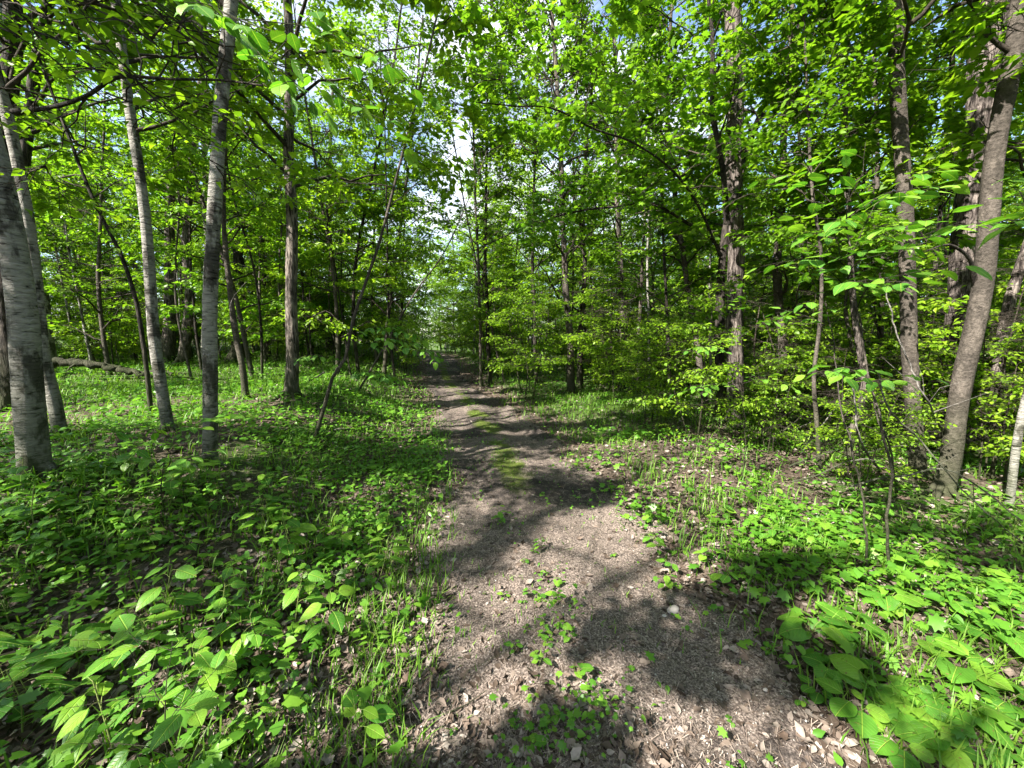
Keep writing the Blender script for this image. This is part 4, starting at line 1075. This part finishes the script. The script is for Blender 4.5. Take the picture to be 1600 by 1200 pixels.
many(PP_sm + PP_mid + PP_mid, 46, lambda: (rgp.uniform(0, 600), rgp.uniform(900, 1190)), 'sunlit leafy plant growing through dry leaves at the lower left', 'sunlit plants at the lower left', (.5, 1.4))
many(PP_sm, 44, lambda: (rgp.uniform(1000, 1600), rgp.uniform(760, 930)), 'bright leafy plant on the right verge below the thicket', 'bright plants on the right verge', (.9, 1.5))
many(PP_sm, 22, lambda: (rgp.normal(850, 28), rgp.uniform(860, 1180)), 'small weed in the centre strip of the dirt track', 'weeds in the centre strip', (.4, .8), .05)
many(PP_sm, 22, lambda: (rgp.uniform(640, 1250), rgp.uniform(720, 1180)), 'tiny seedling scattered on the bare dirt of the track', 'seedlings on the bare dirt', (.3, .55), .05)
many(PP_sm + PP_big[2:], 22, lambda: (rgp.uniform(1180, 1600), rgp.uniform(930, 1190)), 'small green plant among the broad-leaved plants at the lower right', 'small plants at the lower right', (.45, .8))
for (px, py, k, s, lab) in [(786, 826, 1, .75, 'tiny seedling with four bright leaves standing alone mid-track'), (455, 880, 0, 1.0, 'upright seedling with notched leaves on the shaded left bank'), (460, 985, 1, 1.15, 'bright yellow-green sapling cluster at the lower left of the track'),
                            (845, 868, 2, .6, 'feathery weed on the dirt above the centre strip'), (150, 750, 0, 1.2, 'large leaved plant beside the foot of the thickest birch'), (235, 1045, 0, 1.2, 'serrated seedling with a pale upright young leaf'), (330, 1090, 0, 1.2, 'broad leaved seedling with overlapping bright leaves low at the left')]:
    x, y = near_ground(px, py); put_plant(PP_mid[k], x, y, s, lab, None)

# near saplings whose large leaves can be told apart, each leaf a part
def leafy_sapling(name, label, stemline, r0, branches, leaf_kind, leaf_s, seed, droop=-.25, cat='sapling', spacing=.06):
    rg = np.random.default_rng(seed)
    base = np.asarray(stemline[0], float)
    root = thing(name, base, label, cat)
    P = resample(np.asarray(stemline) - base, .08)
    P[1:-1] += rg.normal(0, .006, P[1:-1].shape)
    obj('stem', stems_mesh([P], [(r0, r0 * .35)], M['smooth'] if r0 > .006 else M['twig'], sides=8), root)
    cnt = 0
    for br in branches:
        br = np.asarray(br, float) - base
        B = resample(br, .06); B[1:] += rg.normal(0, .005, B[1:].shape)
        twl = [B]; twr = [(r0 * .38, .0012)]
        Ls = np.linalg.norm(np.diff(B, axis=0), axis=1).sum()
        ntw = max(3, int(Ls / .10))
        for j in range(ntw):
            t = .2 + .8 * (j + rg.random() * .5) / ntw; i = min(int(t * (len(B) - 1)), len(B) - 2)
            q = B[i]; tg = norm(B[i + 1] - B[i]); sd = norm(np.cross(tg, [0, 0, 1])) * (1 if j % 2 else -1)
            L = rg.uniform(.10, .24); dirv = norm(tg * .7 + sd * .7 + [0, 0, rg.normal(0.02, .12)])
            e = q + dirv * L; e[2] -= L * .1
            twl.append(np.array([q, (q + e) / 2 + [0, 0, .006], e])); twr.append((.0016, .0009))
            m = max(2, int(L / spacing))
            for k in range(m + 1):
                if cnt >= 296: break
                tt = (k + .6) / (m + .6) if k < m else 1.0
                p = q + (e - q) * tt; sg = 1 if k % 2 else -1
                s2 = norm(np.cross(dirv, [0, 0, 1])) * sg * (.9 if k < m else .1)
                d = norm(dirv * .6 + s2 + [0, 0, droop + rg.normal(0, .18)])
                add_leaf(root, leaf_kind, p + d * .012, d, (rg.normal(0, .28), rg.normal(0, .28), 1), leaf_s * rg.uniform(.65, 1.15), rg); cnt += 1
        obj('branch', stems_mesh(twl, twr, M['twig'], name='branch'), root)
    return root
def W(px, py, Y): return on_plane(px, py, Y)
g1 = on_ground(1388, 898); Y1 = g1[1]
leafy_sapling('hazel_sapling', 'sapling with large bright leaves spreading at eye level on the right', [g1, W(1386, 830, Y1), W(1392, 740, Y1), W(1372, 650, Y1), W(1350, 560, Y1 * 1.02), W(1335, 440, Y1 * 1.04), W(1320, 300, Y1 * 1.04)], .009,
              [[W(1340, 480, Y1 * 1.04), W(1380, 415, Y1 * .95), W(1440, 370, Y1 * .9), W(1500, 350, Y1 * .86)], [W(1338, 470, Y1 * 1.04), W(1290, 420, Y1 * 1.0), W(1230, 400, Y1 * .97)],
               [W(1330, 400, Y1 * 1.04), W(1370, 320, Y1 * .98), W(1430, 275, Y1 * .95), W(1470, 262, Y1 * .92)], [W(1326, 360, Y1 * 1.04), W(1280, 300, Y1 * 1.04), W(1215, 255, Y1 * 1.02)],
               [W(1322, 320, Y1 * 1.04), W(1345, 270, Y1 * 1.0), W(1350, 225, Y1)], [W(1330, 420, Y1 * 1.04), W(1385, 370, Y1 * .9), W(1420, 340, Y1 * .8)], [W(1334, 440, Y1 * 1.04), W(1300, 360, Y1 * .92), W(1270, 330, Y1 * .85)], [W(1335, 450, Y1 * 1.04), W(1370, 440, Y1 * .85), W(1400, 425, Y1 * .78)], [W(1324, 340, Y1 * 1.04), W(1390, 300, Y1 * 1.1), W(1450, 300, Y1 * 1.15)], [W(1350, 580, Y1), W(1320, 575, Y1 * .95), W(1285, 585, Y1 * .9)], [W(1352, 600, Y1), W(1385, 590, Y1 * .95), W(1400, 585, Y1 * .9)]], 'ovate', .098, 601, spacing=.075)
g2 = on_ground(1353, 896); Y2 = g2[1]
leafy_sapling('hazel_sapling', 'thin pale stemmed sapling left of the large-leaved one, few leaves', [g2, W(1352, 820, Y2), W(1340, 740, Y2), W(1318, 660, Y2 * 1.03), W(1305, 560, Y2 * 1.05), W(1290, 470, Y2 * 1.06)], .0075,
              [[W(1300, 540, Y2 * 1.05), W(1270, 490, Y2 * 1.05), W(1240, 470, Y2)], [W(1292, 480, Y2 * 1.06), W(1265, 430, Y2 * 1.06), W(1262, 380, Y2 * 1.06)]], 'ovate', .07, 602)
g3 = on_ground(1160, 752); Y3 = g3[1]
leafy_sapling('dogwood_sapling', 'young sapling with bright spiky leaf sprays in front of the large ash', [g3, W(1165, 690, Y3), W(1160, 620, Y3), W(1150, 560, Y3), W(1152, 500, Y3)], .006,
              [[W(1152, 560, Y3), W(1110, 540, Y3), W(1075, 548, Y3 * .97)], [W(1152, 530, Y3), W(1190, 505, Y3), W(1235, 490, Y3)], [W(1152, 500, Y3), W(1150, 475, Y3), W(1140, 450, Y3)], [W(1158, 600, Y3), W(1190, 590, Y3), W(1230, 596, Y3 * .97)], [W(1158, 610, Y3), W(1120, 600, Y3), W(1085, 610, Y3 * .96)]], 'ovate', .085, 603)
g4 = on_ground(610, 700); Y4 = g4[1] * .95
leafy_sapling('beech_sapling', 'low sapling reaching pale hanging leaves over the left edge of the track', [on_ground(500, 690), W(520, 640, Y4), W(545, 580, Y4), W(570, 545, Y4 * .97)], .006,
              [[W(560, 560, Y4), W(600, 528, Y4 * .95), W(650, 540, Y4 * .92), W(690, 560, Y4 * .9)], [W(565, 550, Y4), W(560, 520, Y4 * .97), W(600, 510, Y4 * .95), W(650, 520, Y4 * .94)], [W(545, 580, Y4), W(500, 555, Y4), W(460, 560, Y4 * .96)], [W(540, 590, Y4), W(580, 580, Y4 * .94), W(620, 590, Y4 * .9)]], 'ovate', .095, 604, droop=-.55)
g5 = on_ground(258, 800); Y5 = g5[1]
leafy_sapling('beech_sapling', 'low beech sapling with level leaf sprays in front of the birches', [g5, W(252, 760, Y5), W(258, 720, Y5), W(270, 690, Y5)], .005,
              [[W(265, 700, Y5), W(300, 668, Y5), W(345, 650, Y5), W(385, 640, Y5)], [W(258, 715, Y5), W(215, 700, Y5 * .96), W(190, 705, Y5 * .93)], [W(255, 740, Y5), W(300, 715, Y5 * .95), W(330, 708, Y5 * .93)], [W(268, 690, Y5), W(240, 665, Y5), W(205, 672, Y5)]], 'ovate', .085, 605)
# overhanging twigs at the top left and the right edge, belonging to bushes just outside the view
leafy_sapling('overhanging_branch', 'leafy branch with very large close leaves hanging in at the top left', [(-2.4, -.5, 2.9), W(200, -60, 1.9), W(330, 10, 1.75), W(430, 50, 1.65)], .007,
              [[W(250, -40, 1.85), W(300, -5, 1.6), W(350, 20, 1.5), W(400, 40, 1.45)], [W(330, 10, 1.75), W(390, 70, 1.7), W(440, 110, 1.65), W(480, 150, 1.6)], [W(380, 30, 1.7), W(470, 40, 1.7), W(560, 70, 1.65), W(630, 110, 1.6)], [W(430, 50, 1.65), W(500, 120, 1.8), W(580, 180, 1.8), W(660, 210, 1.8)]], 'ovate', .078, 606, cat='branch')
leafy_sapling('overhanging_branch', 'leafy branch with drooping long leaves reaching in at the right edge', [(2.9, .3, 1.7), W(1660, 380, 1.7), W(1610, 340, 1.7), W(1560, 345, 1.75)], .005,
              [[W(1640, 370, 1.7), W(1580, 345, 1.7), W(1530, 355, 1.7)], [W(1620, 350, 1.7), W(1590, 300, 1.75), W(1550, 280, 1.75)]], 'narrow', .12, 607, cat='branch')
leafy_sapling('low_seedling', 'low seedling with five large veined leaves at the lower left edge', [on_ground(10, 1150), W(40, 1060, 1.55), W(60, 1030, 1.55), W(100, 1010, 1.58)], .003,
              [[W(40, 1060, 1.55), W(70, 1020, 1.56), W(110, 1005, 1.6)]], 'ovate', .13, 608, cat='plant', spacing=.09)
leafy_sapling('low_seedling', 'stemmed seedling with big leaves at the bottom edge left of centre', [on_ground(265, 1215), W(262, 1150, 1.12), W(262, 1090, 1.15), W(262, 1040, 1.2)], .004,
              [[W(262, 1110, 1.14), W(220, 1040, 1.2), W(190, 1000, 1.25)], [W(262, 1130, 1.13), W(300, 1080, 1.15), W(320, 1040, 1.2)], [W(262, 1180, 1.1), W(230, 1165, 1.08), W(200, 1175, 1.05)], [W(262, 1060, 1.2), W(266, 1020, 1.22), W(270, 1000, 1.25)]], 'ovate', .085, 609, cat='plant')

# ------------------------------------------------------------------ dead wood, stones, single fallen leaves
def stick(name, label, pts, r0, r1, mat='dead', twigs=0, seed=0, group=None, cat='dead branch'):
    rg = np.random.default_rng(seed)
    pts = np.asarray(pts, float); base = pts[0].copy()
    P = resample(pts - base, .07 if len(pts) > 1 else .1)
    P[1:] += rg.normal(0, r0 * .35, P[1:].shape)
    root = thing(name, base, label, cat, group)
    obj('stem', stems_mesh([P], [(r0, r1)], M[mat], sides=7), root)
    for i in range(twigs):
        j = int(rg.uniform(.15, .9) * (len(P) - 2)); q = P[j]; tg = norm(P[j + 1] - P[j])
        L = rg.uniform(.12, .4); d = norm(tg + rg.normal(0, .6, 3) + [0, 0, .15])
        mid = q + d * L * .5 + rg.normal(0, .02, 3); e = q + norm(d + rg.normal(0, .25, 3)) * L
        obj('side_twig', stems_mesh([np.array([q, mid, e])], [(max(.0015, r1 * .7), .0008)], M[mat], name='side_twig'), root)
    return root
Yd = on_ground(1480, 860)[1]
stick('dead_branch', 'grey bare branch arching low across the right verge to the edge', [W(1240, 752, Yd * 1.15), W(1280, 742, Yd * 1.1), W(1320, 722, Yd * 1.08), W(1355, 716, Yd * 1.05), W(1395, 735, Yd)], .006, .003, twigs=4, seed=1)
stick('dead_branch', 'long bare branch drooping from the thicket down to the right', [W(1372, 580, Yd * 1.05), W(1390, 640, Yd), W(1440, 690, Yd), W(1485, 745, Yd * .95), W(1540, 800, Yd * .9), W(1600, 850, Yd * .88)], .007, .003, twigs=6, seed=2)
stick('dead_branch', 'curved grey branch crossing below the smooth trunks at the right', [W(1330, 760, Yd), W(1370, 748, Yd), W(1420, 742, Yd), W(1470, 732, Yd), W(1520, 755, Yd * .95), W(1600, 815, Yd * .9)], .008, .004, twigs=7, seed=3)
stick('dead_branch', 'slanting dead stem leaning across the thicket towards the curved tree', [on_ground(1490, 700), W(1455, 640, Yd * 1.3), W(1420, 570, Yd * 1.3), W(1395, 500, Yd * 1.3), W(1380, 440, Yd * 1.3)], .014, .005, twigs=8, seed=4)
stick('dead_branch', 'pale forked dead stem standing upright in the thicket', [on_ground(1375, 735), W(1345, 690, Yd * 1.3), W(1338, 640, Yd * 1.3), W(1332, 600, Yd * 1.3)], .014, .007, twigs=4, seed=5)
stick('dead_branch', 'bare grey stem curving up behind the thin saplings', [on_ground(1400, 760), W(1390, 700, Yd * 1.2), W(1370, 650, Yd * 1.2), W(1360, 590, Yd * 1.2)], .011, .005, mat='smooth', twigs=5, seed=6)
stick('dead_branch', 'thin white dead twig hanging before the straight birch', [W(395, 420, 4.2), W(365, 410, 4.2), W(340, 405, 4.1), W(310, 385, 4.0)], .004, .0015, twigs=4, seed=7)
stick('dead_branch', 'broken pale stick leaning on the bank beside the ridged ash', [on_ground(452, 612), W(480, 598, 8.2), W(505, 582, 8.2)], .03, .018, seed=8)
stick('dead_branch', 'slender dead twig angled right of the straight birch', [on_ground(338, 560), W(352, 520, 5.0), W(362, 470, 5.0), W(385, 440, 5.0)], .006, .002, twigs=4, seed=9)
def log_pts(spec, Y):
    out = []
    for px, h in spec:
        p = on_plane(px, 540, Y); out.append([p[0], Y + (px - 130) * .004, float(H(p[0], Y, False)) + h])
    return out
stick('fallen_log', 'dark bent log arching over the grass at the far left meadow edge', log_pts([(45, .05), (70, .28), (100, .48), (135, .46), (175, .25), (215, .04)], 9.6), .11, .06, mat='dark', twigs=4, seed=10, cat='log')
stick('fallen_log', 'second dark log lying low across the first at the meadow edge', log_pts([(110, .45), (150, .36), (190, .16), (240, .10)], 9.9), .08, .05, mat='dark', twigs=3, seed=11, cat='log')
rgd = np.random.default_rng(909)
for i in range(22):
    px, py = rgd.uniform(1170, 1560), rgd.uniform(655, 735); p = on_ground(px, py); a = rgd.uniform(0, 6.3); L = rgd.uniform(.5, 1.6); h = rgd.uniform(.1, 1.2)
    q = p + np.array([math.cos(a) * L, math.sin(a) * L * .6, h]); m = (p + q) / 2 + rgd.normal(0, .08, 3)
    stick('dead_branch', 'bare grey branch tangled in the thicket under the right-hand trees', [p, m, q], rgd.uniform(.006, .014), .002, mat='dead' if i % 3 else 'smooth', twigs=4, seed=950 + i, group='bare branches tangled in the right thicket')
for i in range(10):
    px, py = rgd.uniform(60, 620), rgd.uniform(590, 680); p = on_ground(px, py); a = rgd.uniform(0, 6.3); L = rgd.uniform(.4, 1.1)
    q = p + np.array([math.cos(a) * L, math.sin(a) * L, 0]); q[2] = float(H(q[0], q[1])) + rgd.uniform(.03, .2); m = (p + q) / 2 + [0, 0, .04]
    stick('fallen_twig', 'dead branch lying in the grass and leaves of the left bank', [p, m, q], rgd.uniform(.008, .02), .003, mat='dead' if i % 2 else 'dark', twigs=3, seed=990 + i, group='dead branches lying on the left bank', cat='twig')
tw_spots = [(640, 640, 600, 620, 'dark fallen branch on the bank left of the track bend'), (925, 1085, 1010, 1120, 'thin dry twig at the bottom of the centre strip'), (560, 765, 620, 790, 'short stick in the left verge plants'), (1180, 900, 1240, 880, 'short grey stick on the right verge litter'),
            (90, 1130, 230, 1085, 'long pale twig lying through the lower left plants'), (140, 1190, 250, 1060, 'straight pale twig crossing another at the lower left'), (700, 1120, 760, 1090, 'small dark twig on the dry leaves near the bottom')]
for i, (a, b, c, d, lab) in enumerate(tw_spots):
    p, q = on_ground(a, b), on_ground(c, d); p[2] += .02; q[2] += .035; m = (p + q) / 2; m[2] = float(H(m[0], m[1])) + .03
    stick('fallen_twig', lab, [p, m, q], .02 if i == 0 else .0035, .008 if i == 0 else .0015, mat='dark' if i in (0, 6) else 'dead', twigs=2, seed=30 + i, cat='twig')
def rock(name, label, px, py, size, seed, group=None):
    import bmesh
    rg = np.random.default_rng(seed); bm = bmesh.new(); bmesh.ops.create_icosphere(bm, subdivisions=3, radius=1)
    ph = rg.random((4, 3)) * 6; k = rg.normal(0, 1.8, (4, 3))
    for v in bm.verts:
        c = np.array(v.co); f = 1 + .09 * sum(math.sin(float(k[i] @ c) + ph[i][0]) for i in range(4))
        v.co = Vector((c[0] * f * size * 1.25, c[1] * f * size * .9, c[2] * f * size * .55))
    for f in bm.faces: f.smooth = True
    me = bpy.data.meshes.new(name); bm.to_mesh(me); bm.free(); me.materials.append(M['stone_o'])
    p = on_ground(px, py)
    return thing(name, (p[0], p[1], float(H(p[0], p[1])) + .02 + size * .15), label, 'stone', group, rz=rg.random() * .5, me=me)
rock('stone', 'rounded pale stone at the edge of the shadow on the track', 1051, 960, .036, 1)
rock('stone', 'small pale stone just left of the rounded stone', 1038, 968, .010, 2)
rock('stone', 'flat pinkish stone near the bottom edge right of centre', 1330, 1188, .014, 3)
rock('stone', 'small whitish stone in dark soil left of the broad-leaved plants', 1195, 1090, .010, 4)
# single dry leaves, nearest to the viewer
def dry_leaf_mesh(seed):
    rg = np.random.default_rng(seed)
    n = 14; out = []
    for i in range(n):
        t = i / n * 2 * math.pi; rr = (.34 if i % 2 else .22) * (1 + rg.normal(0, .1))
        out.append([math.sin(t) * rr, .5 - math.cos(t) * rr * 1.5, .09 * math.sin(2 * t + rg.random()) + rg.normal(.05, .05)])
    V = np.array(out + [[0, .5, 0]])
    return mesh_np('dry_leaf', V, np.array([[i, (i + 1) % n, n] for i in range(n)]), M['litter_o'])
DL = [dry_leaf_mesh(i) for i in range(7)]
rgl = np.random.default_rng(700)
def dry_leaves(n, f, label, group):
    for _ in range(n):
        px, py = f(); x, y = near_ground(px, py)
        o = thing('dry_leaf', (0, 0, 0), label, 'dry leaf', group, me=DL[int(rgl.integers(7))])
        a = rgl.random() * 6.3
        o.matrix_world = basis((x, y, float(H(x, y)) + .022), (math.cos(a), math.sin(a), rgl.normal(0, .25)), (rgl.normal(0, .3), rgl.normal(0, .3), 1), rgl.uniform(.04, .072))
dry_leaves(80, lambda: (rgl.uniform(420, 900), 1195 - 180 * rgl.random() ** 1.6), 'curled dry leaf in the brown litter along the bottom edge', 'curled dry leaves along the bottom edge')
dry_leaves(60, lambda: (rgl.uniform(1130, 1560), rgl.uniform(900, 1190)), 'dry brown leaf lying between the plants at the lower right', 'dry leaves between the lower right plants')
dry_leaves(60, lambda: (rgl.uniform(40, 560), rgl.uniform(960, 1190)), 'dry brown leaf lying between the sunlit plants at the lower left', 'dry leaves between the lower left plants')

REFS = [(20, 'the thickest birch'), (95, 'the second birch'), (126, 'the fallen logs'), (190, 'the thin black sapling'), (245, 'the leaning pale birch'), (270, 'the twin trunk'), (328, 'the straight white birch'), (380, 'the flared dark trunk'), (456, 'the ridged grey ash'), (505, 'the crooked grey sapling'),
        (600, 'the far left verge'), (690, 'the far bend of the track'), (765, 'the row of thin stems'), (838, 'the lone slim trunk'), (898, 'the pair on the mound'), (973, 'the straight slim ash'), (1046, 'the pale stem by the mound'), (1100, 'the leaning maple'), (1147, 'the large ridged ash'), (1222, 'the dark thicket trunk'),
        (1280, 'the pale footed sapling'), (1330, 'the peeling stem'), (1385, 'the shaded slim stem'), (1432, 'the smooth upright trunk'), (1495, 'the curved maple'), (1550, 'the slanting pale trunk'), (1590, 'the speckled edge trunk')]
ORD = ['nearest', 'second nearest', 'third nearest', 'fourth nearest', 'fifth nearest', 'sixth nearest', 'seventh nearest', 'eighth nearest']
buck = {}
for (r_, x_, y_, c_, w_) in COPIES:
    if y_ < 2 or math.hypot(x_, y_) > 26: continue
    px_ = 800 + F_PX * x_ / (y_ * math.cos(PITCH))
    if not -60 < px_ < 1660: continue
    ref = min(REFS, key=lambda q: abs(q[0] - px_))
    buck.setdefault((w_, 'left' if px_ < ref[0] else 'right', ref[1]), []).append((y_, r_))
for (w_, sd_, ref), lst in buck.items():
    lst.sort(key=lambda q: q[0])
    noun = {'bushy': 'bushy sapling', 'slim': 'slim young tree', 'tall': 'tall forest tree', 'thin': 'thin bare-stemmed tree'}[w_]
    for i_, (_, r_) in enumerate(lst[:8]):
        r_['label'] = f"{noun} just {sd_} of {ref}" + (f", {ORD[i_]} of {len(lst)}" if len(lst) > 1 else '')

ORD2 = 'nearest,second nearest,third nearest,fourth nearest,fifth nearest,sixth nearest,seventh nearest,eighth nearest,ninth nearest,tenth nearest,eleventh nearest,twelfth nearest,thirteenth nearest,fourteenth nearest,fifteenth nearest,sixteenth nearest,seventeenth nearest,eighteenth nearest,nineteenth nearest,twentieth nearest'.split(',') + ['second farthest', 'farthest']
for gname, lab in [('weeds in the centre strip', 'small weed in the centre strip of the dirt track'), ('seedlings on the bare dirt', 'tiny seedling on the bare dirt of the track'), ('small plants at the lower right', 'small plant among the broad leaves at the lower right'), ('bare branches tangled in the right thicket', 'bare grey branch in the thicket at the right'), ('dead branches lying on the left bank', 'dead branch lying on the left bank')]:
    ms = sorted([o for o in bpy.data.objects if o.parent is None and o.get('group') == gname], key=lambda o: o.location.y)
    for i_, o in enumerate(ms):
        o['label'] = lab + ', ' + (ORD2[i_] if len(ms) == 22 or i_ < 20 else 'farthest') + ' of these'

ORD3 = 'first,second,third,fourth,fifth,sixth,seventh,eighth,ninth,tenth,eleventh,twelfth,thirteenth,fourteenth,fifteenth,sixteenth,seventeenth,eighteenth,nineteenth,twentieth'.split(',')
for (g_, kd), lst in PLK.items():
    tx = {'small plants in the shaded left carpet': 'plant in the shaded green carpet on the left bank', 'sunlit plants at the lower left': 'plant in sunlit dry leaves at the lower left', 'bright plants on the right verge': 'bright plant on the right verge below the thicket'}.get(g_)
    if not tx: continue
    lst.sort(key=lambda o: o.location.x / max(o.location.y, .1))
    for i_, o in enumerate(lst[:20]):
        o['label'] = f"{kd} {tx}, {ORD3[i_]} from the left"

tri = sum(len(m.polygons) * 2 for m in bpy.data.meshes)
print('objects', len(bpy.data.objects), 'approx tris', tri)
